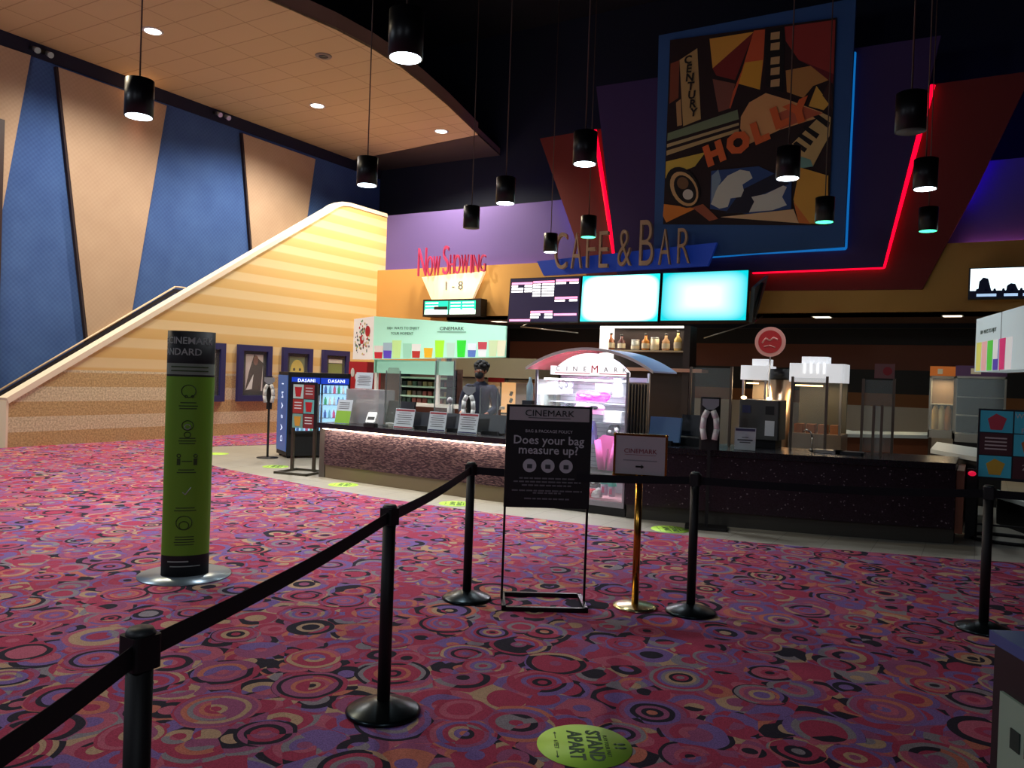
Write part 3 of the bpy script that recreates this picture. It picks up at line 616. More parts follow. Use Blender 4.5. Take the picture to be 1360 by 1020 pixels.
# ================================================================== GREEN BANNER TOWER
t = thing('banner_stand', 'tall narrow green and black curved banner stand on a silver disc, at the left', 'banner', (-5.24, 4.04, .008), R_(52))
MB(M('silver_disc', (150, 165, 175), .3, .7)).lathe([(0, 0), (.34, 0), (.34, .008), (0, .01)], seg=48).done('base', t)
def ring(z0, z1, m_, name, ax=.172, ay=.10, grow=0):
    s2 = MB(m_); s2.lathe([(1 + grow, z0), (1 + grow, z1)], seg=48, ax=ax, ay=ay); return s2
def wrapf(p_, ax=.172, ay=.10):
    a = p_.x / .15 - math.pi / 2; return Vector(((ax + .001 - p_.y * .5) * math.cos(a), (ay + .001 - p_.y * .5) * math.sin(a), p_.z))
s2 = MB(M('banner_black', (18, 16, 18), .6)); s2.lathe([(0, 1.875), (1, 1.875), (1, 1.63)], seg=48, ax=.172, ay=.1)
s2.mat(M('banner_grey', (130, 146, 130), .6)).lathe([(1, 1.63), (1, 1.545)], seg=48, ax=.172, ay=.1)
s2.mat(M('banner_black')).lathe([(1, 1.545), (1, 1.53)], seg=48, ax=.172, ay=.1)
s2.mat(limed).lathe([(1, 1.53), (1, .17)], seg=48, ax=.172, ay=.1); s2.mat(M('banner_black')).lathe([(1, .17), (1, .01), (0, .01)], seg=48, ax=.172, ay=.1); s2.done('fabric', t)
s2 = MB(M('banner_text', (170, 180, 172), .6))
s2.text('THE CINEMARK', .073, (-.08, 0, 1.80), sx=.9, warp=wrapf, ext=.0005, bold=.001); s2.text('STANDARD', .073, (-.105, 0, 1.715), sx=.9, warp=wrapf, ext=.0005, bold=.001)
dk = M('banner_print', (52, 76, 34), .7); s2.mat(dk)
def bar(x0, x1, z0, z1):
    n = max(1, int((x1 - x0) / .03)); 
    for k in range(n):
        a, b_ = x0 + (x1 - x0) * k / n, x0 + (x1 - x0) * (k + 1) / n
        A = [wrapf(Vector((a, -.001, z0))), wrapf(Vector((b_, -.001, z0))), wrapf(Vector((b_, -.001, z1))), wrapf(Vector((a, -.001, z1)))]
        s2._ex(A, [wrapf(Vector((q.x, 0, q.z))) if 0 else q * .999 for q in A])
for z in (1.6, 1.57, ): bar(-.14, .12, z, z + .008)
for z, w_ in ((1.33, .05), (1.305, .06), (1.285, .055), (1.06, .05), (1.04, .055), (1.02, .05), (.82, .05), (.8, .06), (.53, .06), (.51, .07), (.31, .06), (.29, .06), (.27, .065), (.25, .06)): bar(-.01 - w_, -.01 + w_, z, z + .007)
def ringp(cx_, cz, r0, n=20, th=.0035, m_=None):
    if m_: s2.mat(m_)
    pts = [wrapf(Vector((cx_ + r0 * math.cos(2 * math.pi * k / n), -.001, cz + r0 * 1.05 * math.sin(2 * math.pi * k / n)))) for k in range(n + 1)]
    for a, b_ in zip(pts, pts[1:]): s2.cyl(a, b_, th, seg=5)
ringp(-.01, 1.42, .045); ringp(-.025, 1.38, .008); ringp(.015, 1.38, .008)
ringp(-.01, 1.16, .035); ringp(-.01, 1.15, .018, m_=M('banner_text')); ringp(-.01, 1.09, .02, m_=dk)
for x in (-.06, .045): ringp(x, .93, .012); bar(x - .012, x + .012, .86, .91)
bar(-.04, .025, .885, .892); ringp(-.015, .42, .05); ringp(-.015, .40, .03)
s2.mat(M('banner_text'));
A = [wrapf(Vector(q)) for q in ((-.03, -.001, .655), (-.012, -.001, .635), (.022, -.001, .69))]; s2.cyl(A[0], A[1], .004, seg=5); s2.cyl(A[1], A[2], .004, seg=5)
bar(-.12, .02, .12, .13); bar(-.1, .1, .085, .092)
s2.done('print', t)

# ================================================================== FLOOR DECALS
DEC = [((776, 990), 'nearest round lime green floor decal, reading STAND APART, on the carpet'), ((890, 702), 'lime green round floor decal on the grey tiles right of the brass stand'),
       ((605, 668), 'round floor decal on the tiles behind the stanchion left of the black sign'), ((456, 643), 'round floor decal in the brightest light below the left counter end'),
       ((366, 619), 'round floor decal on the tiles left of the metal poster stand'), ((288, 602), 'farthest round floor decal, right of the green banner')]
for i, ((a, b_), lb) in enumerate(DEC):
    p0 = atz(a, b_, .01); t = thing('floor_decal', lb, 'decal', (p0.x, p0.y, .0095 if i == 0 else .001), R_(-59.3), 'round stand apart floor decals')
    MB(lime).lathe([(0, .0), (.21, .0), (.21, .0012), (0, .0012)], seg=48).done('disc', t)
    if i < 5:
        s2 = MB(M('decal_ink', (52, 84, 50), .7)); o = dict(plane='z', ext=.0003)
        s2.text('PLAY YOUR PART', .026, (0, .1, .0022), **o); s2.text('STAND', .09, (0, .045, .0022), bold=.003, **o); s2.text('APART', .09, (0, -.04, .0022), bold=.003, **o); s2.text('6 FEET', .028, (0, -.125, .0022), **o)
        for s3 in (-1, 1): s2.box(min(s3 * .06, s3 * .11), max(s3 * .06, s3 * .11), -.1265, -.1235, .0015, .0025); s2.prism([(s3 * .125, -.125), (s3 * .108, -.118), (s3 * .108, -.132)], .0015, .0025)
        for s3 in (-.018, .018): s2.lathe([(0, .0025), (1, .0025), (1, .0015)], (s3, .165, 0), 14, .01, .02); s2.lathe([(0, .0025), (1, .0025), (1, .0015)], (s3, .138, 0), 14, .008, .007)
        s2.done('print', t)

# ================================================================== COUNTERS
def offs(pts, d): return [(x, y + d) for x, y in pts]
base_t = M('taupe_plinth', (120, 104, 78), .6); topm = M('black_counter_top', (30, 30, 34), .25, noise=.2, nscale=60)
led_m = M('warm_led_strip', (255, 235, 210), em=14, emcol=(255, 228, 195))
LC = [(-8.48, 8.93), (-7.9, 8.88), (-7.3, 8.84), (-6.6, 8.8), (-5.9, 8.77), (-5.2, 8.76), (-4.98, 8.76)]
t = thing('service_counter', 'long counter with glowing strip over slim dark mosaic front, left of the lit cabinet', 'counter')
def slab(pts, d0, d1, z0, z1, m_, name, par): s2 = MB(m_); s2.prism(offs(pts, d0) + offs(pts, d1)[::-1], z0, z1); return s2.done(name, par)
slab(LC, .0, .7, .2, .74, MOSAIC, 'front', t); slab(LC, .03, .7, 0, .2, base_t, 'plinth', t)
slab([(-8.56, 8.93)] + LC[1:], -.09, .8, .755, .83, topm, 'countertop', t); slab(LC, -.03, .7, .74, .755, black, 'top_support', t)
s2 = MB(led_m).tube([(x, y - .045, .745) for x, y in LC], .009, 6); s2.done('led_strip', t)
MB(M('grey_end_panel', (92, 86, 78), .4, .3)).box(-8.6, -8.485, 8.95, 9.62, 0, .75).done('end_panel', t)
for (x0, y0), (x1, y1) in zip(LC[::2], LC[2::2]):
    light('AREA', 'counter_strip_light', ((x0 + x1) / 2, (y0 + y1) / 2 - .06, .735), 7.5, (1, .9, .78), abs(x1 - x0), .03, rot=(R_(20), 0, 0))
RC = [(-3.56, 8.77), (-3.0, 8.9), (-2.47, 9.03), (-1.9, 9.165), (-1.38, 9.3), (-.8, 9.475), (-.2, 9.69)]
m2, nt, p, pos, s_ = nodes('dark_sparkling_mosaic', .3)
br = nt.nodes.new('ShaderNodeTexVoronoi'); br.inputs['Scale'].default_value = 80; nt.links.new(pos, br.inputs['Vector'])
sc_ = nt.nodes.new('ShaderNodeSeparateColor'); nt.links.new(br.outputs['Color'], sc_.inputs[0])
nt.links.new(ramp(nt, sc_.outputs[0], [(0, (26, 20, 26)), (.5, (38, 30, 38)), (.982, (130, 122, 126))]), p.inputs['Base Color'])
t = thing('service_counter', 'long dark counter with sparkling mosaic front, right of the lit cabinet', 'counter')
slab(RC, 0, .8, .17, .79, m2, 'front', t); slab(RC, .05, .8, 0, .17, M('dark_taupe_plinth', (66, 62, 54), .6), 'plinth', t)
slab(RC, -.05, 1.0, .8, .87, topm, 'countertop', t); slab(RC, -.02, .8, .79, .8, black, 'top_support', t)
MB(woodb).box(-.195, -.12, 9.72, 10.7, .12, .79).done('end_panel', t)

# ================================================================== LIT MERCHANDISE CABINET
xl, xr = at(708, 600, 8.85).x, at(831, 600, 8.85).x; W_ = xr - xl
cab = thing('display_cabinet', 'brightly lit arched merchandise cabinet with red and blue curved roof between the counters', 'cabinet', (xl, 8.85, 0))
D_ = .72; H_ = 1.62
MB(black).box(-.02, W_ + .02, -.0, D_, 0, .1).done('base', cab)
MB(alu).box(0, W_, -.01, .03, .1, .16).done('bottom_rail', cab)
lit = M('lit_white_panel', (245, 245, 250), .6, em=1.1)
MB(M('slatwall_lilac', (205, 205, 220), .5, bump=0)).box(.02, W_ - .02, D_ - .04, D_, .1, 1.66).done('back_panel', cab)
s2 = MB(M('slat_groove', (150, 150, 168), .6)); [s2.box(.03, W_ - .03, D_ - .046, D_ - .04, z, z + .008) for z in [.5 + .055 * k for k in range(21)]]; s2.done('slats', cab)
for x in (.012, W_ - .012):
    for y in (.012, D_ - .012): MB(alu).rbox(x - .016, x + .016, y - .016, y + .016, .1, 1.72, .006).done('post', cab)
MB(M('grey_side_panel', (96, 100, 104), .4, .4)).box(W_ - .012, W_, .03, D_ - .03, .1, 1.6).done('side_panel', cab)
s2 = MB(M('side_rib', (60, 64, 68), .4, .5)); [s2.box(W_, W_ + .012, .08 + k * .1, .1 + k * .1, .12, 1.58) for k in range(6)]; s2.done('side_ribs', cab)
MB(glass).box(.03, W_ - .03, .005, .011, .16, 1.6).done('glass_door', cab); MB(glass).box(.0, .006, .03, D_ - .03, .1, 1.6).done('side_glass', cab)
MB(black).box(.02, W_ - .02, .03, D_ - .04, .43, .48).done('divider', cab)
MB(M('pink_floor', (250, 190, 205), .6)).box(.02, W_ - .02, .03, D_ - .04, .1, .17).done('floor_panel', cab)
SHZ = [1.33, 1.08, .84]
for z in SHZ: MB(M('shelf_glass', (215, 225, 235), .2, alpha=.5)).box(.06, W_ - .06, .3, D_ - .05, z - .012, z).done('shelf', cab)
for x0, x1, z in ((.08, W_ - .08, 1.6),): MB(M('cabinet_tube', (255, 255, 255), em=9)).box(x0, x1, .08, .12, z, z + .02).done('light_tube', cab)
light('AREA', 'cabinet_light', (W_ / 2, .16, 1.58), 34, (.95, .96, 1), W_ * .8, .15, parent=cab)
light('AREA', 'cabinet_light_lower', (W_ / 2, .2, .425), 2.4, (1, .93, .96), W_ * .8, .15, parent=cab)
# arched sign and barrel roof
ax0, ax1 = at(734, 492, 8.85).x - xl, at(834, 492, 8.85).x - xl
zt, ze, zb = at(786, 469, 8.85).z, at(734, 492, 8.85).z, at(790, 499, 8.85).z
def arch(x0, x1, z0, z1, n=18): 
    c = (x0 + x1) / 2; h = (x1 - x0) / 2; s_ = z1 - z0; rr = (h * h + s_ * s_) / (2 * s_); a = math.asin(min(1, h / rr))
    return [(c + rr * math.sin(-a + 2 * a * k / n), z1 - rr + rr * math.cos(-a + 2 * a * k / n)) for k in range(n + 1)]
A_ = arch(ax0, ax1, ze, zt); s2 = MB(M('lit_arch_sign', (255, 250, 252), .5, em=1.15)); s2.prismy([(ax0, zb)] + A_ + [(ax1, zb)], .02, .08); s2.done('arch_sign', cab)
s2 = MB(M('sign_letter_grey', (60, 54, 62), .5)); zc = at(792, 491, 8.85).z
xs = [at(q, 491, 8.85).x - xl for q in (740, 752, 763, 776, 789, 804, 817, 829)]
for ch, x in zip('CINE', xs): s2.text(ch, .085, (x, .018, zc))
for ch, x in zip('ARK', xs[5:]): s2.text(ch, .085, (x, .018, zc))
s2.mat(M('sign_red', (205, 30, 60), .5, em=.2)); s2.text('M', .135, (xs[4], .016, zc)); s2.box(ax0 + .02, xs[4] - .06, .016, .019, zc - .055, zc - .045); s2.box(xs[4] + .06, ax1 - .02, .016, .019, zc - .055, zc - .045); s2.done('sign_lettering', cab)
MB(lit).box(ax0 - .03, ax0 + .01, -.0, .1, zb, ze + .06).done('sign_post', cab)
rl, rr_ = at(699, 488, 8.8).x - xl, at(868, 492, 8.8).x - xl; zt2 = at(783, 462, 8.8).z; ze2 = at(699, 488, 8.8).z
A2 = arch(rl, rr_, ze2, zt2, 24)
for nm, seg, m_ in (('roof_panel', A2[:13], M('roof_red', (206, 74, 100), .25, .2)), ('roof_panel', A2[12:], M('roof_blue', (140, 160, 225), .3, .2))):
    s2 = MB(m_); s2.prismy(seg + [(x, z - .018) for x, z in seg[::-1]], -.06, D_ + .05); s2.done(nm, cab)
MB(white).prismy([(x, z + .004) for x, z in A2] + [(x, z - .03) for x, z in A2[::-1]], -.075, -.06).done('roof_trim', cab)
# goods in the cabinet
def goods(name, lb, cat, px0, py0, px1, py1, Y, fn, group=None):
    a, b_ = at(px0, py0, Y), at(px1, py1, Y); t_ = thing(name, lb, cat, ((a.x + b_.x) / 2, Y, b_.z), group=group); fn(t_, b_.x - a.x, a.z - b_.z); return t_
def cloth(c, c2=None, seed=1):
    def f(t_, w_, h_):
        rnd = random.Random(seed); s2 = MB(M('cloth_%d_%d_%d' % c, c, .85))
        for k in range(7): s2.sph((rnd.uniform(-.32, .32) * w_, rnd.uniform(-.03, .03), h_ * (.3 + .4 * rnd.random())), (w_ * .22, .05, h_ * .3))
        s2.box(-w_ * .42, w_ * .42, -.05, .05, 0, h_ * .35); s2.done('body', t_)
        if c2:
            s2 = MB(M('cloth_%d_%d_%d' % c2, c2, .85)); s2.sph((w_ * .18, -.07, h_ * .6), (w_ * .13, .02, h_ * .2)); s2.sph((-w_ * .2, -.07, h_ * .45), (w_ * .1, .02, h_ * .12)); s2.done('patch', t_)
    return f
def stackf(cols, n, lid=None):
    def f(t_, w_, h_):
        for k in range(n):
            s2 = MB(M('fold_%d_%d_%d' % cols[k % len(cols)], cols[k % len(cols)], .8)); s2.rbox(-w_ / 2, w_ / 2, -.09, .09, h_ * k / n, h_ * (k + .92) / n, .03); s2.done('layer', t_)
    return f
goods('folded_shirts', 'white goods box on the upper left shelf inside the lit cabinet', 'merchandise', 714, 503, 744, 524, 9.25, stackf([(238, 236, 240), (226, 226, 232)], 4))
goods('plush_toy', 'grey and black cuddly toy right of the white goods on the upper left shelf', 'toy', 744, 504, 760, 523, 9.2, cloth((170, 172, 186), (60, 60, 70), 5))
goods('boxed_set', 'white box with a red print hanging high in the lit cabinet', 'merchandise', 794, 509, 812, 520, 9.2, stackf([(250, 244, 246)], 1))
goods('price_card', 'white price card high at the right side of the cabinet', 'card', 818, 500, 829, 527, 9.2, stackf([(246, 246, 250)], 1))
goods('plush_toy', 'hot pink cuddly toy heap at the middle of the lit cabinet', 'toy', 764, 517, 808, 534, 9.15, cloth((255, 40, 190), (255, 110, 215), 2))
goods('plush_toy', 'pale pink bag with black marks below the hot pink toy', 'toy', 762, 533, 806, 551, 9.1, cloth((250, 170, 225), (40, 30, 50), 3))
goods('baseball_cap', 'small dark cap on the shelf, above the bag policy sign', 'cap', 746, 535, 756, 543, 9.2, cloth((30, 34, 50), None, 4))
goods('folded_shirts', 'stack of white shirts on the lower right shelf of the cabinet', 'merchandise', 804, 545, 829, 562, 9.2, stackf([(248, 246, 250), (236, 236, 244)], 5))
goods('plush_toy', 'purple and blue cuddly toy below the pink ones', 'toy', 776, 555, 793, 590, 9.15, cloth((136, 120, 200), (70, 90, 200), 6))
goods('plush_toy', 'dark grey cuddly toy right of the purple one', 'toy', 806, 563, 829, 582, 9.2, cloth((64, 66, 78), (220, 220, 228), 7))
def jacket(t_, w_, h_):
    s2 = MB(M('jacket_pink', (252, 110, 196), .8)); s2.prismy([(-w_ * .3, 0), (w_ * .3, 0), (w_ * .32, h_ * .6), (w_ * .5, h_ * .8), (w_ * .25, h_ * .98), (-w_ * .2, h_), (-w_ * .5, h_ * .82), (-w_ * .32, h_ * .6)], -.04, .04); s2.done('body', t_)
    for s3 in (-1, 1): MB(M('jacket_pink')).cyl((s3 * w_ * .42, -.02, h_ * .85), (s3 * w_ * .2, -.05, h_ * .02), w_ * .16, w_ * .13).done('sleeve', t_)
    MB(M('jacket_dark', (150, 40, 110), .8)).cyl((0, -.05, 0), (w_ * .04, -.05, h_ * .62), .012).done('zip', t_)
goods('jacket', 'bright pink jacket hanging behind the arrow sign', 'jacket', 793, 577, 822, 626, 9.15, jacket)
def cupf(t_, w_, h_):
    MB(M('cup_clear_pink', (214, 176, 214), .3)).cyl((0, 0, 0), (0, 0, h_ * .66), w_ * .36, w_ * .44).done('cup', t_); MB(M('lid_teal', (40, 200, 180), .4)).lathe([(w_ * .5, h_ * .62), (w_ * .5, h_ * .72), (w_ * .3, h_), (0, h_)]).done('lid', t_)
    MB(M('logo_pink', (225, 60, 130), .5)).box(-w_ * .15, w_ * .15, -w_ * .46, -w_ * .4, h_ * .15, h_ * .5).done('logo', t_)
goods('tumbler', 'teal lidded tumbler at the bottom of the cabinet, the left one of two', 'cup', 798, 633, 808, 658, 9.0, cupf, 'teal lidded tumblers'); goods('tumbler', 'teal lidded tumbler at the bottom of the cabinet, the right one of two', 'cup', 808, 637, 818, 660, 8.98, cupf, 'teal lidded tumblers')
goods('plush_toy', 'red soft toy at the bottom of the cabinet beside the black sign', 'toy', 777, 645, 791, 661, 8.98, cloth((225, 60, 90), None, 8)); goods('plush_toy', 'white soft toy between the red one and the tumblers', 'toy', 787, 645, 799, 661, 8.97, cloth((244, 240, 244), None, 9))
goods('plush_toy', 'black soft toy behind the red one at the bottom of the cabinet', 'toy', 777, 632, 797, 648, 9.25, cloth((36, 36, 42), (150, 180, 170), 10))

# ================================================================== LEFT: SANITISER, POSTER STAND, COOLER
def sanitiser(loc, rz, lb, kind):
    t_ = thing('sanitiser_stand', lb, 'dispenser', loc, rz)
    if kind == 'r': MB(black).rbox(-.23, .23, -.15, .15, 0, .025, .02).done('base', t_)
    else: MB(black).lathe([(0, 0), (.19, 0), (.19, .012), (0, .02)]).done('base', t_)
    MB(black).box(-.018, .018, -.018, .018, .01, 1.0).done('pole', t_)
    bw_ = .11 if kind == 'r' else .05; MB(black).rbox(-bw_, bw_, -.02, .035, .88, 1.47, .03).done('back_plate', t_)
    MB(M('dispenser_grey', (150, 154, 160), .4)).prismy([(-.09, 1.45), (.09, 1.45), (.09, 1.38), (.03, 1.33), (-.03, 1.33), (-.09, 1.38)], -.06, -.02).done('dispenser', t_)
    for s3 in (-1, 1):
        s2 = MB(white); s2.tube([(s3 * .03, -.06, 1.32), (s3 * .065, -.075, 1.24), (s3 * .075, -.075, 1.12), (s3 * .055, -.075, 1.0)], .033, 10); s2.done('sleeve', t_)
    return t_
sanitiser((-11.04, 10.18, 0), R_(40), 'black hand sanitiser stand with white sleeves left of the drink cooler', 'c')
sanitiser((-2.6, 9.0 - .18, 0), R_(16), 'black hand sanitiser stand with two white sleeves in front of the right counter', 'r')
t = thing('poster_stand', 'grey metal poster stand with snack pictures beside the end of the left counter', 'sign', (-9.1, 9.12, 0), R_(10))
f = MB(M('bronze_metal', (82, 78, 66), .4, .6))
for a in ((-.3, .3, -.33, -.29), (-.3, .3, .2, .24), (-.3, -.26, -.33, .24), (.26, .3, -.33, .24)): f.box(a[0], a[1], a[2], a[3], 0, .035)
f.done('base', t)
for s3 in (-1, 1): MB(M('bronze_metal')).box(s3 * .2 - .022, s3 * .2 + .022, -.022, .022, .03, 1.4).done('leg', t)
MB(dark).box(-.235, .235, -.03, -.015, .70, 1.42).done('board', t)
pics = [(190, 226, 220), (150, 50, 52), (170, 50, 46), (110, 190, 190), (120, 170, 160), (130, 40, 44)]
s2 = MB(paper)
for k, c in enumerate(pics):
    cx_, r0 = k % 2, k // 2; x0 = -.2 + cx_ * .2; z1 = 1.38 - r0 * .23; s2.mat(M('snack_print_%d' % k, c, .6)).box(x0, x0 + .19, -.034, -.03, z1 - .22, z1)
    s2.mat((red, paper, paper, red, M('snack_gold', (214, 160, 60), .6), paper)[k])
    if k in (0, 3, 4): s2.prismy([(x0 + .05, z1 - .19), (x0 + .14, z1 - .19), (x0 + .16, z1 - .04), (x0 + .03, z1 - .04)], -.037, -.033)
    else: [s2.box(x0 + .03, x0 + .16, -.036, -.033, z1 - .06 - j * .045, z1 - .045 - j * .045) for j in range(3)]
s2.done('poster', t)
# drink cooler
ck = thing('drink_cooler', 'black double door drink cooler with glowing blue side panel', 'cooler', (-10.72, 10.33, 0), R_(61))
W_, D_, H_ = 1.16, .72, 1.56
MB(black).box(0, W_, .03, D_, .04, H_).done('body', ck); [MB(black).cyl((x, y, 0), (x, y, .045), .03).done('foot', ck) for x in (.06, W_ - .06) for y in (.1, D_ - .08)]
MB(M('cooler_blue_side', (50, 90, 150), .4, em=.35, emcol=(50, 90, 160))).box(-.012, 0, .04, D_ - .02, .12, H_ - .06).done('side_graphic', ck)
s2 = MB(M('cooler_letter', (235, 240, 250), .4, em=.7))
for k, ch in enumerate('DASANI'): s2.text(ch, .17, (-.016, D_ / 2, .34 + k * .2), plane='x', rot=90); 
o = s2.done('side_lettering', ck)
for v in o.data.vertices: v.co.x = -.012 - abs(v.co.x + .016) - .002
MB(M('cooler_header', (20, 50, 150), .4, em=.8, emcol=(20, 60, 190))).box(.06, W_ * .49, 0, .03, H_ - .2, H_ - .09).done('header', ck); MB(M('cooler_header')).box(W_ * .51, W_ - .04, 0, .03, H_ - .2, H_ - .09).done('header', ck)
for x in (.32, .88): MB(M('header_letter', (235, 245, 255), em=1.6)).text('DASANI', .085, (x, -.003, H_ - .147), spacing=1.1).done('header_lettering', ck)
MB(M('cooler_interior', (170, 205, 235), .5, em=1.25, emcol=(150, 205, 245))).box(.06, W_ - .04, .025, .032, .5, H_ - .21).done('interior', ck)
for x0, x1 in ((.05, W_ * .49), (W_ * .51, W_ - .03)):
    f = MB(dark); f.box(x0, x1, -.03, 0, .46, .5); f.box(x0, x1, -.03, 0, H_ - .22, H_ - .2); f.box(x0, x0 + .03, -.03, 0, .46, H_ - .2); f.box(x1 - .03, x1, -.03, 0, .46, H_ - .2); dr = f.done('door', ck)
    MB(alu).cyl(((x1 if x0 < .1 else x0) + (-.015 if x0 < .1 else .015), -.045, .6), ((x1 if x0 < .1 else x0) + (-.015 if x0 < .1 else .015), -.045, 1.15), .012).done('handle', dr)
    MB(glass).box(x0 + .03, x1 - .03, -.026, -.022, .5, H_ - .22).done('pane', dr)
for z in (.74, .98, 1.19): MB(alu).box(.06, W_ - .04, -.018, .025, z - .01, z).done('shelf', ck)
bc = [(220, 235, 245), (60, 110, 200), (120, 200, 225), (235, 90, 150), (60, 190, 130), (240, 240, 245)]
k = 0
for r0, z in enumerate((.74, .98, 1.19, .505)):
    for j in range(13):
        x = .1 + j * .083
        if .54 < x < .66: continue
        c = bc[(j * 7 + r0 * 3) % 6] if x > .6 else bc[(j + r0 * 2) % 6]
        mt = M('bottle_%d_%d_%d' % c, c, .3, em=.35); o = MB(mt).lathe([(0, 0), (.026, 0), (.026, .09), (.012, .125), (.012, .145), (0, .145)], seg=8).done('drink_bottle')
        o.matrix_world = ck.matrix_basis @ Matrix.Translation((x, -.001 - .0, z))
        tag(o, 'small drink bottle on a lit shelf of the blue sided cooler', 'bottle', 'bottles in the drink cooler'); k += 1
MB(M('door_sticker', (210, 70, 60), .6)).box(.2, .38, -.036, -.031, .62, 1.28).done('door_poster', ck)

# ================================================================== PERSON BEHIND THE LEFT COUNTER
def skin(name, joints, edges, mat_, parent=None, sub=2):
    """joints: {key: (xyz, radius)}; one continuous skinned surface grown from the joints"""
    keys = list(joints); me = bpy.data.meshes.new(name)
    me.from_pydata([joints[k][0] for k in keys], [(keys.index(a), keys.index(b_)) for a, b_ in edges], [])
    o = bpy.data.objects.new(name, me); COL.objects.link(o); me.materials.append(mat_)
    md = o.modifiers.new('skin', 'SKIN'); md.use_smooth_shade = True; md.branch_smoothing = .6
    if not me.skin_vertices: me.skin_vertices.new()
    for i, k in enumerate(keys):
        r_ = joints[k][1]; me.skin_vertices[0].data[i].radius = (r_, r_) if not isinstance(r_, tuple) else r_
        me.skin_vertices[0].data[i].use_root = (i == 0)
    sd = o.modifiers.new('sub', 'SUBSURF'); sd.levels = sub; sd.render_levels = sub
    if parent: o.parent = parent
    return o
skinm = M('skin', (150, 96, 72), .6); navyc = M('navy_uniform', (28, 32, 54), .85); hairm = M('black_hair', (14, 12, 12), .8)
per = thing('person', 'person in navy uniform and black face mask standing behind the left counter', 'person', (at(638, 520, 10.3).x, 10.3, 0), R_(12))
J = dict(pelvis=((0, 0, .95), .13), belly=((0, -.01, 1.1), .125), chest=((0, 0, 1.32), .145), neckb=((0, 0, 1.46), .07), neck=((0, -.015, 1.53), .052), head0=((0, -.03, 1.62), .075), head1=((0, -.03, 1.70), .082), head2=((0, -.02, 1.765), .06))
E_ = [('pelvis', 'belly'), ('belly', 'chest'), ('chest', 'neckb'), ('neckb', 'neck'), ('neck', 'head0'), ('head0', 'head1'), ('head1', 'head2')]
for s3, n in ((-1, 'l'), (1, 'r')):
    J.update({'sh' + n: ((s3 * .17, .0, 1.41), .065), 'el' + n: ((s3 * .25, -.03, 1.13), .045), 'wr' + n: ((s3 * .2, -.27, 1.03), .03), 'pa' + n: ((s3 * .19, -.34, 1.01), .034),
              'hip' + n: ((s3 * .1, 0, .88), .095), 'kn' + n: ((s3 * .11, -.01, .48), .06), 'an' + n: ((s3 * .12, .02, .08), .042), 'to' + n: ((s3 * .13, -.14, .04), .036)})
    E_ += [('chest', 'sh' + n), ('sh' + n, 'el' + n), ('el' + n, 'wr' + n), ('wr' + n, 'pa' + n), ('pelvis', 'hip' + n), ('hip' + n, 'kn' + n), ('kn' + n, 'an' + n), ('an' + n, 'to' + n)]
    for k, (dx, ln) in enumerate(((-.026, .06), (-.009, .075), (.009, .078), (.026, .07))):
        a, b_ = 'f%d%s' % (k, n), 'g%d%s' % (k, n)
        J[a] = ((s3 * .19 + dx, -.38, 1.0), .0095); J[b_] = ((s3 * .19 + dx * 1.2, -.38 - ln * .8, .965), .008); E_ += [('pa' + n, a), (a, b_)]
    J['th' + n] = ((s3 * .19 - s3 * .045, -.35, 1.0), .011); J['ti' + n] = ((s3 * .19 - s3 * .065, -.385, .985), .009); E_ += [('pa' + n, 'th' + n), ('th' + n, 'ti' + n)]
body = skin('body', J, E_, skinm, per)
SJ = dict(w=((0, 0, .93), .16), b=((0, -.01, 1.1), .15), c=((0, 0, 1.31), .172), n=((0, 0, 1.475), .125), n2=((0, -.01, 1.55), .078)); SE = [('w', 'b'), ('b', 'c'), ('c', 'n'), ('n', 'n2')]
for s3, n in ((-1, 'l'), (1, 'r')):
    SJ.update({'s' + n: ((s3 * .2, 0, 1.44), .095), 'm' + n: ((s3 * .26, -.01, 1.26), .08), 'e' + n: ((s3 * .275, -.035, 1.125), .068), 'f' + n: ((s3 * .21, -.24, 1.04), .045)}); SE += [('c', 's' + n), ('s' + n, 'm' + n), ('m' + n, 'e' + n), ('e' + n, 'f' + n)]
skin('shirt', SJ, SE, navyc, per)
TJ = dict(p=((0, 0, .97), .15)); TE = []
for s3, n in ((-1, 'l'), (1, 'r')): TJ.update({'h' + n: ((s3 * .1, 0, .85), .11), 'k' + n: ((s3 * .11, 0, .48), .085), 'a' + n: ((s3 * .12, .02, .1), .07)}); TE += [('p', 'h' + n), ('h' + n, 'k' + n), ('k' + n, 'a' + n)]
skin('trousers', TJ, TE, M('black_trousers', (20, 20, 24), .85), per)
s2 = MB(hairm)
rnd = random.Random(4)
s2.sph((0, .02, 1.735), (.112, .12, .1))
for k in range(44):
    a = rnd.uniform(0, 6.28); e = rnd.uniform(.1, 1.4); p0 = Vector((.1 * math.cos(a) * math.cos(e), .015 + .105 * math.sin(a) * math.cos(e), 1.745 + .085 * math.sin(e)))
    if p0.y < -.06 and p0.z < 1.755: continue
    s2.sph(p0, rnd.uniform(.026, .042), 8, 6)
s2.done('hair', per)
s2 = MB(M('black_face_mask', (16, 16, 20), .8)); s2.sph((0, -.075, 1.625), (.07, .055, .058)); [s2.tube([(s3 * .06, -.08, 1.64), (s3 * .086, -.02, 1.665)], .004, 5) for s3 in (-1, 1)]; s2.done('face_mask', per)
for s3 in (-1, 1):
    MB(white).sph((s3 * .032, -.105, 1.70), (.014, .01, .009)).done('eye', per).data.materials.append(hairm); MB(hairm).sph((s3 * .032, -.1145, 1.70), (.006, .004, .006)).done('pupil', per)
    MB(hairm).tube([(s3 * .018, -.108, 1.722), (s3 * .05, -.1, 1.724)], .005, 6).done('eyebrow', per); MB(skinm).sph((s3 * .085, -.02, 1.68), (.014, .024, .034)).done('ear', per)
MB(skinm).sph((0, -.118, 1.675), (.013, .018, .024)).done('nose', per)
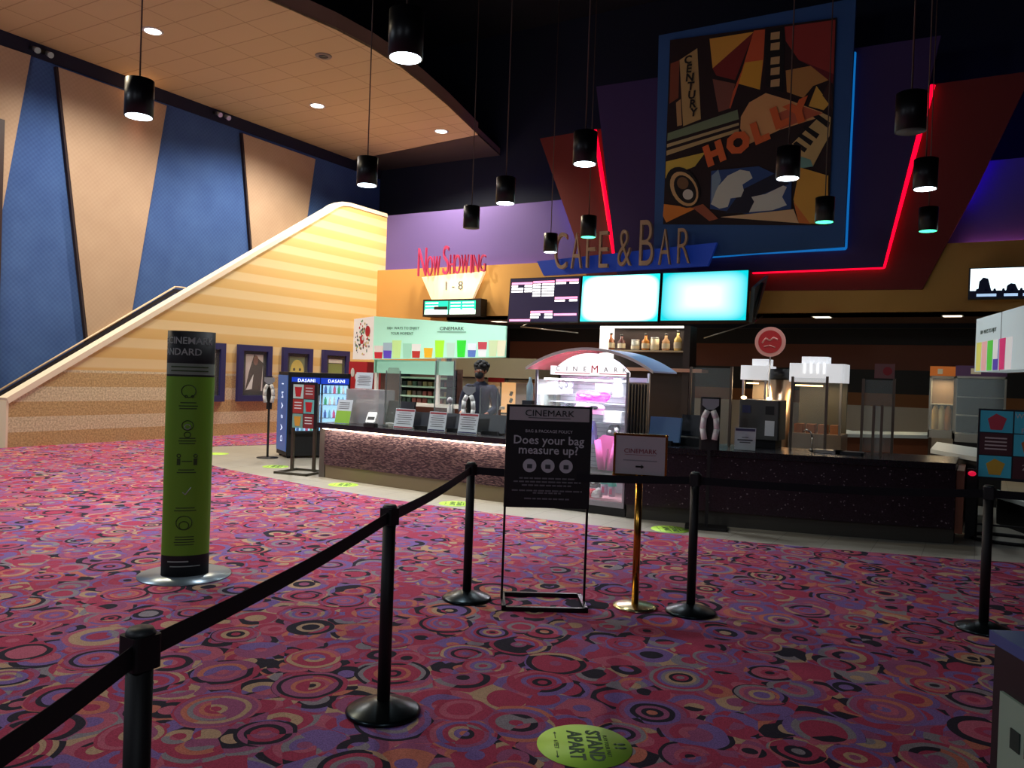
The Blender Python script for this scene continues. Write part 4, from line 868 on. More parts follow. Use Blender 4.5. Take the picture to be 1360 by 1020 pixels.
sanitiser((at(625, 500, 9.82).x, 9.82, 0), R_(20), 'hand sanitiser stand with white sleeves directly in front of the person', 'c')

# ================================================================== THINGS ON THE LEFT COUNTER
ZC = .832
def onc(px_, py_): return atz(px_, py_, ZC)
def boxof(x0, y0, x1, y1, Y):
    a, b_ = at(x0, y0, Y), at(x1, y1, Y); return a.x, b_.x, b_.z, a.z
# acrylic box
x0, x1, _, z1 = boxof(466, 517, 508, 560, 9.3)
t = thing('acrylic_dispenser', 'tall clear plastic box with white cups inside at the left end of the left counter', 'dispenser', (x0, 9.2, ZC)); W_, H_ = x1 - x0, z1 - ZC
s2 = MB(M('smoky_acrylic', (200, 202, 205), .15, alpha=.42)); s2.box(0, W_, 0, .012, 0, H_); s2.box(0, W_, .36, .37, 0, H_); s2.box(0, .01, .012, .36, 0, H_); s2.box(W_ - .01, W_, .012, .36, 0, H_); s2.box(0, W_, 0, .37, H_, H_ + .01); s2.done('case', t)
MB(M('frosted_panel', (180, 180, 182), .5)).box(.02, W_ * .3, .014, .02, .02, H_ - .02).done('side_label', t)
for k in range(3): MB(white).cyl((W_ * .6, .18, .02 + .1 * k), (W_ * .6, .18, .11 + .1 * k), .04, .05).done('cup', t)
def notice(px0, py0, px1, py1, Y, lb, style, zb=None, tilt=14, name='counter_notice'):
    x0, x1, z0, z1 = boxof(px0, py0, px1, py1, Y); z0 = ZC if zb is None else zb
    t_ = thing(name, lb, 'sign', ((x0 + x1) / 2, Y, z0)); t_.rotation_euler = (R_(-tilt), 0, R_(8)); W_, H_ = x1 - x0, (z1 - z0) / math.cos(R_(tilt))
    MB(acry).box(-W_ / 2, W_ / 2, .0, .006, 0, H_).done('holder', t_); s2 = MB(M('notice_card', (196, 208, 214), .6)).box(-W_ / 2 + .005, W_ / 2 - .005, -.003, 0, .005, H_ - .005)
    if style == 'red': s2.mat(M('notice_red', (150, 50, 60), .6)); s2.box(-W_ / 2 + .012, W_ / 2 - .012, -.005, -.003, H_ * .86, H_ * .95); s2.box(-W_ / 2 + .012, W_ / 2 - .012, -.005, -.003, H_ * .04, H_ * .1)
    if style == 'navy': s2.mat(M('notice_navy', (50, 50, 90), .6)); s2.box(-W_ / 2 + .012, W_ / 2 - .012, -.005, -.003, H_ * .04, H_ * .1); s2.mat(M('notice_red')).box(-W_ / 2 + .012, W_ / 2 - .012, -.005, -.003, H_ * .86, H_ * .95)
    if style in ('red', 'navy', 'plain'):
        s2.mat(ink)
        for k in range(6): wd = (.3, .38, .34, .4, .3, .36)[k]; s2.box(-W_ * wd, W_ * wd, -.005, -.003, H_ * (.76 - k * .105), H_ * (.785 - k * .105))
    if style == 'green': s2.mat(M('notice_green', (140, 190, 60), .6)).box(-W_ / 2 + .006, W_ / 2 - .006, -.005, -.002, .006, H_ * .52); s2.mat(ink); [s2.box(-W_ * .36, W_ * .3, -.005, -.003, H_ * (.85 - k * .08), H_ * (.87 - k * .08)) for k in range(4)]
    if style == 'dark': s2.mat(M('notice_navy')).box(-W_ / 2 + .012, W_ / 2 - .012, -.005, -.003, H_ * .84, H_ * .95); s2.mat(ink); s2.box(-W_ * .15, W_ * .15, -.005, -.003, H_ * .55, H_ * .58); s2.box(-W_ * .35, W_ * .35, -.005, -.003, H_ * .42, H_ * .48); s2.box(-W_ * .25, W_ * .25, -.005, -.003, H_ * .33, H_ * .37)
    s2.done('card', t_); return t_
notice(524, 542, 547, 570, 8.92, 'white notice with red bands on the counter, leftmost of three alike', 'red')
notice(569, 546, 590, 574, 8.9, 'white notice with red and navy bands, middle of three on the left counter', 'navy')
notice(609, 548, 632, 577, 8.88, 'white notice with navy foot band in front of the person', 'navy')
notice(446, 530, 463, 563, 8.98, 'notice with white top and green lower half at the left end of the counter', 'green')
# payment terminal
p0 = onc(492, 567); t = thing('card_terminal', 'small white card terminal on a black stand beside the clear plastic box', 'card terminal', (p0.x, p0.y, ZC)); t.rotation_euler = (0, 0, R_(20))
MB(black).rbox(-.09, .09, -.07, .07, 0, .05, .02).done('foot', t); s2 = MB(white); s2.T = Matrix.Translation((0, 0, .06)) @ Matrix.Rotation(R_(50), 4, 'X'); s2.rbox(-.07, .07, -.02, .17, 0, .03, .02); s2.mat(black).box(-.05, .05, .03, .08, .03, .034); s2.done('terminal', t)
# registers: dark displays seen from behind
def register(px0, py0, px1, py1, Y, lb, zc=None, face=(18, 22, 34)):
    x0, x1, z0, z1 = boxof(px0, py0, px1, py1, Y); z0 = ZC if zc is None else zc
    t_ = thing('cash_register', lb, 'register', ((x0 + x1) / 2, Y, z0)); W_, H_ = x1 - x0, z1 - z0
    MB(black).rbox(-W_ * .3, W_ * .3, -.02, .22, 0, .05, .03).done('foot', t_); MB(dark).box(-.04, .04, .07, .11, .05, H_ * .6).done('neck', t_)
    s2 = MB(M('register_shell_%d' % face[2], face, .35)); s2.T = Matrix.Translation((0, .04, H_ * .3)) @ Matrix.Rotation(R_(-14), 4, 'X'); s2.rbox(-W_ / 2, W_ / 2, -.02, .02, -H_ * .22, H_ * .68, .012); s2.done('display_shell', t_); return t_
t = register(510, 531, 546, 566, 9.36, 'black cash register with a white scanner beside it, left end of the counter')
s2 = MB(white).rbox(-.08, .1, -.2, -.08, .0, .045, .03); s2.done('scanner', t)
register(545, 546, 572, 572, 9.05, 'black register display between the first two notices'); register(589, 548, 612, 574, 9.05, 'black register display between the second and third notice')
register(632, 549, 670, 580, 9.05, 'black register display left of the bag policy sign', face=(16, 22, 28))
# clear shields
def shield(px0, py0, px1, Y, lb, zb=ZC, rz=0, curved=False):
    a, b_ = at(px0, py0, Y), at(px1, py0, Y); t_ = thing('clear_shield', lb, 'shield', (a.x, Y, zb), rz); W_, H_ = b_.x - a.x, a.z - zb
    if curved: s2 = MB(M('tinted_acrylic', (150, 160, 150), .1, alpha=.32)); s2.prismy([(0, 0), (W_, 0), (W_, H_ * .8), (W_ * .8, H_), (W_ * .2, H_), (0, H_ * .85)], 0, .008)
    else: s2 = MB(acry).box(0, W_, 0, .008, 0, H_)
    s2.done('pane', t_)
    for x in (.02, W_ - .03): MB(M('shield_foot', (150, 155, 158), .3, .6)).box(x, x + .014, -.05, .06, 0, .02).done('foot', t_); MB(M('shield_edge', (120, 132, 130), .3)).box(x - .006, x + .002, -.004, .012, .0, H_ * .95).done('edge', t_)
shield(512, 488, 534, 9.08, 'rounded clear shield above the black register, left half of the counter', curved=True)
shield(637, 512, 664, 9.25, 'clear acrylic shield on the counter, in front of the person', )
shield(578, 474, 606, 9.5, 'tall clear shield left of the person, in front of the candy shelves')
p0 = at(602, 540, 10.8)
# ================================================================== BACK COUNTER, SIGN BOX AND SHELVES (LEFT)
t = thing('back_counter', 'white topped brown back counter under the green sign box', 'counter', (0, 0, 0)); MB(woodb).box(-9.9, -7.2, 11.3, 11.9, 0, 1.04).done('cabinet', t); MB(M('white_worktop', (226, 218, 206), .4)).box(-9.93, -7.15, 11.2, 11.95, 1.04, 1.09).done('worktop', t)
hx0, hx1, hz0, hz1 = boxof(497, 420, 652, 480, 11.2); hz0 = 1.84
t = thing('sign_box', 'long lit pale green sign box with pictured cups above the left candy shelves', 'sign', (0, 11.2, 0))
gb = M('lit_mint_panel', (190, 240, 214), .5, em=.3, emcol=(165, 235, 200)); hz1b = hz1 - .07
ex = at(672, 433, 11.2).x
MB(gb).prismy([(hx0, hz0), (ex, hz0 + .09), (ex, at(672, 433, 11.2).z), (hx0, hz1)], 0, .04).done('front_panel', t)
MB(M('white_sign_end', (236, 232, 226), .5, em=.35)).done if 0 else None
el = Vector((at(469.4, 450, 11.55).x, 11.55))
s2 = MB(M('white_sign_end', (238, 232, 226), .5, em=.2)); s2._ex([(hx0, 0, hz0), (hx0, 0, hz1), (el.x, .35, hz1 - .02), (el.x, .35, hz0)], [(hx0 + .03, .03, hz0), (hx0 + .03, .03, hz1), (el.x + .03, .38, hz1 - .02), (el.x + .03, .38, hz0)]); s2.done('end_panel', t)
MB(M('sign_top', (120, 120, 112), .5)).prism([(hx0, 0), (ex, 0), (ex, .6), (el.x, .6), (el.x, .35)], hz1 - .0, hz1 + .01).done('top_edge', t) if 0 else None
# icons on the end panel
dv = Vector((el.x - hx0, .35)); dl_ = dv.length; dv.normalize(); nrm = Vector((dv.y, -dv.x)) * -1
nrm = Vector((-dv.y, dv.x)); nrm = nrm if nrm.y < 0 else -nrm
s2 = MB(red)
def ep(u_, v_, o_=.004): return (hx0 + dv.x * u_ * dl_ + nrm.x * o_, dv.y * u_ * dl_ + nrm.y * o_, hz0 + v_ * (hz1 - hz0))
s2.disc(ep(.28, .66), .1, (nrm.x, nrm.y, 0)); rnd = random.Random(3)
for k in range(70):
    a = rnd.uniform(0, 6.28); r0 = rnd.uniform(.12, .4); u_, v_ = .52 + r0 * math.cos(a), .5 + r0 * 1.05 * math.sin(a)
    if not (.05 < u_ < .95 and .04 < v_ < .95): continue
    s2.mat((red, ink, ink, M('icon_green', (90, 160, 110)), M('icon_yellow', (220, 200, 110)))[k % 5]).disc(ep(u_, v_), rnd.uniform(.012, .028), (nrm.x, nrm.y, 0), 8)
s2.done('end_print', t); s2 = MB(red).disc(ep(.28, .66, .006), .1, (nrm.x, nrm.y, 0)).disc(ep(.55, .47, .006), .085, (nrm.x, nrm.y, 0)); s2.mat(white).disc(ep(.5, .5, .01), .04, (nrm.x, nrm.y, 0)); s2.done('emblem', t)
s2 = MB(M('sign_print_grey', (62, 84, 74), .6)); zz = hz1 - .2
q = at(535, 436, 11.2); s2.text('100+ WAYS TO ENJOY', .07, (q.x, -.004, q.z), spacing=1.05); q = at(534, 443, 11.2); s2.text('YOUR MOMENT', .07, (q.x, -.004, q.z))
s2.done('lettering', t); s2 = MB(black); q = at(600, 436.5, 11.2); s2.text('CINEMARK', .085, (q.x, -.004, q.z), sx=1.2); s2.box(q.x - .3, q.x + .3, -.006, -.002, q.z - .06, q.z - .052)
s2.done('lettering', t)
s2 = MB(white)
cups = [(503, 459, (205, 40, 50), (235, 225, 215)), (515, 455, (96, 70, 190), (170, 190, 200)), (527, 452, (200, 235, 150), None), (541, 456, (160, 215, 185), None), (553, 457, (190, 50, 40), (240, 235, 225)), (569, 462, (240, 180, 30), None), (584, 452, (170, 240, 50), None), (599, 455, (190, 220, 200), None), (613, 452, (50, 220, 50), None), (627, 456, (90, 120, 190), (230, 235, 240)), (641, 454, (235, 235, 235), (200, 70, 80)), (655, 452, (205, 220, 170), None), (666, 452, (230, 225, 190), None)]
for cxp, cyt, c, c2 in cups:
    a, b_ = at(cxp - 6, cyt, 11.2), at(cxp + 5.5, 478 if cxp < 600 else 475, 11.2); zb_ = max(b_.z, hz0 + .012 + .09 * (b_.x - hx0) / (ex - hx0)); mt = M('cup_print_%d_%d_%d' % c, c, .5, em=.25)
    s2.mat(mt).prismy([(a.x + .02, zb_), (b_.x - .02, zb_), (b_.x, a.z), (a.x, a.z)], -.004, -.001)
    if c2: s2.mat(M('cup_print_%d_%d_%d' % c2, c2, .5, em=.2)).prismy([(a.x + .01, (zb_ + a.z) / 2), (b_.x - .01, (zb_ + a.z) / 2), (b_.x, a.z), (a.x, a.z)], -.006, -.003)
s2.done('cup_pictures', t)
for x in (hx0 + .02, (hx0 + ex) / 2): MB(M('white_post', (236, 228, 216), .5)).box(x, x + .05, .04, .1, 1.09, 1.9).done('post', t)
MB(M('mint_lower_panel', (150, 205, 180), .4, em=.22)).box(hx0, at(602, 500, 11.24).x, .04, .06, 1.6, hz0).done('lower_panel', t)
t = thing('candy_shelf', 'open shelves with pale edges under the green sign box', 'shelf', (0, 11.5, 1.09)); xa, xb = at(531, 510, 11.5).x, at(594, 510, 11.5).x
MB(M('shelf_back', (84, 50, 42), .7)).box(xa - .7, xb + .1, .3, .33, 0, .62).done('back_panel', t)
for z in (.1, .27, .43): MB(M('shelf_pale_green', (170, 200, 176), .4)).box(xa, xb, 0, .3, z, z + .03).done('shelf', t)
for x in (xa, xb): MB(dark).box(x - .015, x, 0, .3, 0, .6).done('side', t)
rnd = random.Random(9)
rows = [(.13, 9), (.30, 9), (.0, 9)]
for z, n in rows:
    for k in range(n):
        c = rnd.choice([(60, 90, 70), (120, 60, 50), (80, 70, 60), (40, 60, 50), (140, 120, 80)]); w_ = (xb - xa) / n
        o = MB(M('packet_%d_%d_%d' % c, c, .5)).rbox(-w_ * .38, w_ * .38, 0, .14, 0, .08, .01).done('candy_box', loc=(xa + (k + .5) * w_, 11.55, 1.09 + z)); tag(o, 'small dark candy box on the pale edged shelves under the green sign box', 'candy box', 'candy boxes on the left shelves')
x0, x1, z0, z1 = boxof(464, 480, 491, 502, 12.1)
t = thing('drink_machine', 'red drink machine with white script shapes under the left end of the sign box', 'machine', (x0 - .02, 12.1, 0)); MB(red).rbox(0, x1 - x0 - .05, 0, .5, .0, z1, .03).done('body', t); s2 = MB(white); s2.sph((.12, -.005, z1 - .22), (.05, .006, .09)); s2.sph((.22, -.005, z1 - .3), (.04, .006, .06)); s2.done('print', t)
notice(473, 494, 493, 516, 9.25, 'white notice on top of the clear plastic box at the left end', 'plain', zb=z1 * 0 + at(480, 517, 9.3).z + .01, tilt=8)

# kitchen behind the person: hood, popcorn machine
x0, x1, z0, z1 = boxof(600, 474, 712, 500, 12.8)
t = thing('extractor_hood', 'brushed steel hood above the warm lit popcorn machine behind the person', 'hood', (x0, 12.8, 0)); MB(M('hood_steel', (150, 132, 110), .5, .5)).box(0, x1 - x0, 0, .9, z0 - .05, z1).done('hood', t)
for x in (0.02, x1 - x0 - .06): MB(steel).box(x, x + .04, .82, .86, 0, z0).done('leg', t)
x0, x1, z0, z1 = boxof(646, 498, 704, 560, 13.0)
t = thing('popcorn_machine', 'warm lit popcorn machine with white glowing case right of the person', 'machine', (x0, 13.0, 0)); W_ = x1 - x0
MB(M('machine_steel', (170, 150, 130), .3, .8)).box(0, W_, 0, .7, 0, .86).done('cabinet', t)
MB(M('popcorn_glow', (255, 205, 150), .7, em=.9, emcol=(255, 190, 120))).box(.05, W_ - .05, .5, .6, .9, 1.5).done('popcorn', t); MB(glass).box(.02, W_ - .02, .02, .03, .86, 1.55).done('glass', t)
MB(M('pink_machine_side', (214, 160, 150), .6)).box(W_ * .55, W_ - .05, .2, .48, .88, 1.5).done('kettle_cover', t); MB(red).box(.05, W_ * .4, -.01, .02, 1.5, 1.58).done('header', t)
for k in range(3): MB(steel).cyl((W_ * .5, .1, 1. + .13 * k), (W_ * .5, .14, 1.06 + .13 * k), .03).done('tap', t)
for x in (.01, W_ - .03): MB(steel).box(x, x + .025, .02, .045, .86, 1.6).done('post', t)
light('AREA', 'popcorn_lamp', (x0 + W_ / 2, 13.15, 1.6), 40, (1, .68, .36), W_, .3)
x0, x1, z0, z1 = boxof(603, 495, 640, 560, 12.9)
t = thing('back_machine', 'pale drinks machine behind the left shoulder of the person', 'machine', (x0, 12.95, 0)); W_ = x1 - x0
MB(M('warm_grey_metal', (168, 158, 142), .35, .5)).rbox(0, W_, 0, .6, 0, z1 - .1, .03).done('body', t); MB(steel).box(.05, W_ - .05, -.05, 0, 1.05, 1.1).done('drip_tray', t)
for k in range(4): MB(white).cyl((.08 + k * .1, -.06, 1.25), (.08 + k * .1, -.06, 1.4), .03).done('tap', t)
x0, x1, z0, z1 = boxof(596, 500, 606, 523, 9.4)
t = thing('pump_bottle', 'white pump bottle standing on the counter left of the person', 'bottle', ((x0 + x1) / 2, 9.35, ZC)); MB(white).lathe([(0, 0), (.035, 0), (.035, .3), (.015, .34), (.015, .38), (0, .38)]).done('bottle', t); MB(M('pump_grey', (180, 180, 185), .4)).sph((0, 0, .42), .045).done('pump_head', t)
x0 = at(703, 540, 10.2).x
t = thing('water_bottle', 'clear bottle just left of the lit cabinet', 'bottle', (x0, 10.2, 0)); MB(M('dark_pedestal', (24, 28, 40), .5)).box(-.08, .08, -.08, .08, 0, 1.28).done('stand', t); MB(M('clear_bottle', (170, 200, 215), .1, alpha=.6)).lathe([(0, 1.28), (.05, 1.28), (.05, 1.5), (.018, 1.58), (.018, 1.62), (0, 1.62)]).done('bottle', t)

# ================================================================== BACK BAR WITH BOTTLES
x0, x1 = at(797, 440, 16).x, at(917, 440, 16).x; zs = at(850, 465, 16).z; zt_ = at(850, 433, 16).z; W_ = x1 - x0
bb = thing('back_bar', 'dark bar cabinet with white lit frame and a bottle shelf under the menu screens', 'cabinet', (x0, 16, 0)); bw = M('dark_bar_wood', (40, 20, 18), .5)
MB(bw).box(.1, W_, .35, .45, 0, zt_).done('back_panel', bb); MB(bw).box(W_ - .14, W_, 0, .35, 0, zt_).done('side_panel', bb)
MB(M('lit_frame_white', (255, 250, 240), em=1.5)).box(0, .19, 0, .35, 1.85, zt_).done('lit_column', bb); MB(bw).box(0, .19, 0, .35, 0, 1.85).done('column_foot', bb)
MB(M('lit_frame_white')).box(.19, W_ - .14, 0, .03, zt_ - .045, zt_).done('light_strip', bb); MB(bw).box(.19, W_ - .14, .03, .35, zt_ - .03, zt_).done('top', bb)
MB(M('bar_shelf', (190, 170, 140), .4)).box(.19, W_ - .14, 0, .35, zs - .03, zs).done('shelf', bb); MB(M('pinkish_ledge', (190, 140, 120), .5)).box(.3, W_ + .3, -.1, .35, 1.83, 1.9).done('ledge', bb)
light('AREA', 'bar_shelf_light', (x0 + W_ / 2, 16.08, zt_ - .05), 9, (1, .85, .62), W_ * .8, .05)
bt = [(812, 442, 'b', (150, 90, 60), 'leftmost bottle on the lit bar shelf, tan label'), (826, 444, 'b', (90, 50, 50), 'dark bottle, second from the left on the bar shelf'), (844, 451, 'j', (170, 170, 160), 'short pale jar, third on the bar shelf'),
      (858, 443, 'b', (190, 120, 50), 'amber bottle in the middle of the bar shelf'), (870, 448, 'j', (225, 205, 170), 'pale canister right of the amber bottle'), (885, 443, 'b', (196, 150, 110), 'pale labelled bottle, second from the right on the bar shelf'), (901, 439, 'b', (235, 200, 120), 'tallest bottle with bright label at the right end of the bar shelf')]
for a, yt, k, c, lb in bt:
    p0 = at(a, yt, 16.12); h = p0.z - zs - .003; t = thing('liquor_bottle' if k == 'b' else 'jar', lb, 'bottle' if k == 'b' else 'jar', (p0.x, 16.12, zs + .001), group='bottles and jars on the bar shelf'); mt = M('bottle_glass_%d_%d_%d' % c, c, .25)
    if k == 'b': MB(mt).lathe([(0, 0), (.075, 0), (.08, .02), (.08, h * .55), (.03, h * .72), (.03, h * .9), (0, h * .9)], seg=16).done('body', t); MB(dark).cyl((0, 0, h * .9), (0, 0, h), .034, seg=12).done('cap', t)
    else: MB(mt).lathe([(0, 0), (.085, 0), (.09, .02), (.09, h * .88), (0, h * .9)], seg=16).done('body', t); MB(white).cyl((0, 0, h * .9), (0, 0, h), .085, seg=16).done('lid', t)
    MB(M('bottle_label', (230, 215, 185), .6)).lathe([(.086 if k == 'b' else .093, h * .12), (.086 if k == 'b' else .093, h * .42)], seg=16).done('label', t)

# ================================================================== RIGHT COUNTER AND WHAT IS ON IT
ZR = .872
t = register(861, 552, 902, 592, 9.15, 'pale blue register display behind the arrow sign', ZR, face=(96, 140, 186))
t = thing('cash_register', 'black cash register with a keyboard and card reader right of the pale blue display', 'register', (at(920, 580, 9.4).x, 9.42, ZR))
MB(black).rbox(-.2, .16, -.12, .25, 0, .09, .03).done('base', t); s2 = MB(dark); s2.T = Matrix.Translation((-.02, .06, .2)) @ Matrix.Rotation(R_(-15), 4, 'X'); s2.rbox(-.16, .16, -.02, .02, -.1, .16, .02); s2.done('display', t); MB(M('round_white_lamp', (190, 200, 200), .4)).cyl((.18, .05, .2), (.18, .07, .2), .045).done('round_reader', t); MB(dark).box(.17, .19, .055, .065, 0, .2).done('reader_stem', t)
MB(white).rbox(.15, .25, -.14, -.05, .08, .11, .02).done('card_reader', t); MB(black).rbox(.14, .26, -.15, -.04, 0, .08, .02).done('reader_foot', t)
notice(976, 567, 1003, 602, 9.2, 'pale blue white notice standing on the right counter before the grey machine', 'dark', zb=ZR, tilt=5)
# grey dispenser with two lamps
x0, x1, z0, z1 = boxof(982, 530, 1033, 600, 9.75); t = thing('drink_dispenser', 'square grey drink dispenser on the right counter with two small lamps on top', 'dispenser', (x0, 9.75, ZR)); W_, H_ = x1 - x0, z1 - ZR
MB(M('grey_dispenser', (84, 84, 80), .4, .3)).rbox(0, W_, 0, .4, .1, H_, .02).done('body', t); MB(black).box(.04, W_ - .04, .05, .38, 0, .1).done('foot', t)
MB(M('navy_label', (40, 50, 90), .5)).box(.04, .14, -.004, 0, H_ - .16, H_ - .07).done('label', t); MB(black).box(W_ - .16, W_ - .06, -.004, 0, H_ - .17, H_ - .07).done('label', t); MB(paper).box(W_ - .16, W_ - .05, -.004, 0, .15, .33).done('label', t)
for x in (.04, W_ * .72): MB(M('small_lamp_glow', (255, 225, 170), em=5)).sph((x, .05, H_ + .02), (.035, .035, .02)).done('lamp', t)
light('POINT', 'dispenser_lamp', (x0 + W_ / 2, 10.3, 1.65), 6, (1, .72, .4), .08)
# round red sign on a pole
p0 = at(1023, 454, 11.8); t = thing('round_sign', 'round red sign with a white ring above the steel machines, right of the screens', 'sign', (p0.x, 11.8, 0)); MB(steel).cyl((0, .03, 0), (0, .03, p0.z), .012).done('pole', t)
s2 = MB(M('sign_ring_white', (216, 150, 140), .5)).disc((0, 0, p0.z), .215, (0, 1, 0), 40, .03); s2.mat(M('sign_red_face', (176, 26, 30), .5)).disc((0, -.018, p0.z), .165, (0, 1, 0), 40, .006); s2.mat(M('sign_ring_white')); s2.tube([(-.11, -.024, p0.z - .02), (-.06, -.024, p0.z + .05), (.0, -.024, p0.z + .02), (.05, -.024, p0.z + .06), (.11, -.024, p0.z + .03)], .012, 6); s2.tube([(-.08, -.024, p0.z - .07), (.0, -.024, p0.z - .05), (.08, -.024, p0.z - .08)], .009, 6); s2.done('face', t)
# back machines with white canopies
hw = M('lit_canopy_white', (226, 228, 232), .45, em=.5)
def machine(px0, pyt, px1, pym, Y, lb, glow, top=None, d=.7, glasspost=True):
    a, b_ = at(px0, pyt, Y), at(px1, pym, Y); t_ = thing('food_warmer', lb, 'food warmer', (a.x, Y, 0)); W_ = b_.x - a.x; zt_, zm = a.z, b_.z
    MB(hw).rbox(0, W_, 0, d * .8, zm, zt_, .05).done('canopy', t_)
    if top: MB(hw).rbox(W_ * top[0], W_ * top[1], .1, d * .6, zt_, zt_ + .1, .03).done('canopy_top', t_)
    MB(M('worn_steel', (150, 134, 118), .35, .8)).box(.02, W_ - .02, .05, d, 0, .95).done('cabinet', t_)
    for x in (.03, W_ - .06): MB(steel).box(x, x + .03, .05, .08, .95, zm).done('post', t_)
    MB(M('warm_case_back_%d' % glow, (92, 84, 70) if glow > 10 else (60, 62, 54), .5)).box(.04, W_ - .04, d - .05, d, .95, zm).done('back_panel', t_)
    if glow: light('AREA', 'warmer_lamp', (a.x + W_ / 2, Y + .3, zm - .03), glow, (1, .66, .34), W_ * .8, .2); MB(M('warm_bulb', (255, 210, 140), em=6)).box(.08, W_ * .6, .1, .14, zm - .06, zm - .04).done('heat_lamp', t_)
    for k in range(4): MB(M('pan_copper', (170, 110, 70), .3, .6)).rbox(.06 + k * W_ * .22, .06 + k * W_ * .22 + W_ * .17, .2, .4, .95, 1.08, .02).done('pan', t_)
    return t_
machine(983, 485, 1020, 505, 12.0, 'food warmer with white canopy and bright warm lamps below the round red sign', 16, (.35, .95))
t = machine(1048, 482, 1121, 509, 12.0, 'wide food warmer with slotted white canopy right of the steel column', 5, (.2, .68))
a = at(1048, 482, 12).x
s2 = MB(M('canopy_slot', (245, 245, 245), .5, em=.9)); W_ = at(1121, 482, 12).x - a; z = at(1085, 498, 12).z
for k in range(4): s2.box(W_ * (.28 + .12 * k), W_ * (.31 + .12 * k), -.012, -.002, z + .02, z + .17)
s2.done('slots', t)
x0, x1, z0, z1 = boxof(1020, 504, 1046, 600, 12.1); t = thing('steel_column', 'round brushed steel column between the two white canopies', 'column', ((x0 + x1) / 2, 12.2, 0)); MB(M('warm_steel', (190, 160, 130), .3, .85)).cyl((0, 0, 0), (0, 0, z1), (x1 - x0) / 2, seg=32).done('drum', t); MB(dark).cyl((0, 0, z1), (0, 0, z1 + .16), (x1 - x0) / 2 * .96, seg=32).done('collar', t)
# glass guards on the right counter
def guard(pxs, pyt, Yf, lb, zb=ZR):
    t_ = thing('glass_guard', lb, 'glass guard'); 
    P0 = [at(px_, pyt, Yf + (-1.6 + 0) * 0) for px_ in pxs]
    for p_ in P0: MB(M('dull_steel_post', (104, 92, 80), .4, .6)).box(p_.x - .014, p_.x + .014, Yf - .014, Yf + .014, zb, p_.z).done('post', t_)
    MB(M('guard_glass', (190, 205, 200), .06, alpha=.14)).box(P0[0].x, P0[-1].x, Yf - .004, Yf + .004, zb + .02, P0[0].z - .01).done('pane', t_); return t_
guard([1053, 1099], 500, 9.95, 'tall glass guard standing behind the grey dispenser on the right counter')
guard([1147, 1188], 503, 10.25, 'square glass guard with a small red card on top, right half of the counter')
guard([1161, 1172], 538, 9.9, 'low narrow glass guard in front of the taller square one')
guard([918, 972], 487, 9.6, 'glass guard behind the black hand sanitiser on the right counter')
x0, x1, z0, z1 = boxof(1162, 483, 1188, 503, 10.25); t = thing('small_sign', 'small red and white card on top of the square glass guard', 'sign', (x0, 10.25, z0 - .0)); s2 = MB(M('faded_card', (130, 90, 88), .6)).box(0, x1 - x0, -.006, .006, 0, z1 - z0); s2.mat(M('dark_red', (150, 40, 44), .6)).disc(((x1 - x0) * .65, -.008, (z1 - z0) * .5), .05, (0, 1, 0)); s2.done('card', t)
t = thing('tap', 'thin bent metal tap on the right counter behind its rear edge', 'tap', (at(1078, 600, 9.85).x, 9.85, ZR)); MB(steel).tube([(0, 0, 0), (0, 0, .16), (-.02, 0, .22), (-.07, 0, .25), (-.1, 0, .22)], .009).done('spout', t); MB(steel).cyl((0, 0, 0), (0, 0, .03), .025).done('base', t)
for k, (a, b_) in enumerate(((1090, 1), (1122, 2))):
    p0 = atz(a, 606, ZR); t = thing('counter_tray', ('shallow metal tray beside the bent tap', 'dark shallow tray right of the metal tray')[k], 'tray', (p0.x, 9.75, ZR)); MB((steel, dark)[k]).rbox(-.16, .16, -.08, .1, 0, .035, .03).done('tray', t)
# brown islands with white tops
def island(pts, z, lb, body, name='island_counter', back=1.0, skirt=0):
    t_ = thing(name, lb, 'counter'); MB(body).prism(pts + offs(pts, back)[::-1], 0, z - .05).done('body', t_); q = [(x, y - .06) for x, y in pts]
    MB(M('white_counter_top', (196, 200, 192), .4)).prism(q + offs(pts, back + .05)[::-1], z - .05, z).done('worktop', t_); return t_
a = [atz(px_, py_, .93) for px_, py_ in ((1062, 566), (1120, 576), (1233, 578))]
island([(p_.x, p_.y) for p_ in a], .93, 'brown fronted island with pale top behind the right counter', woodb)
a = [atz(px_, py_, .9) for px_, py_ in ((1236, 596), (1270, 602), (1300, 607))]
ir = island([(p_.x, p_.y) for p_ in a], .9, 'white topped service counter left of the food menu stand', M('black_cabinet', (16, 14, 14), .6), back=1.6)
a = [atz(px_, py_, .37) for px_, py_ in ((1325, 656), (1420, 684))]
island([(p_.x, p_.y) for p_ in a], .37, 'low white topped ledge showing under the food menu board', M('black_cabinet'), back=.5)
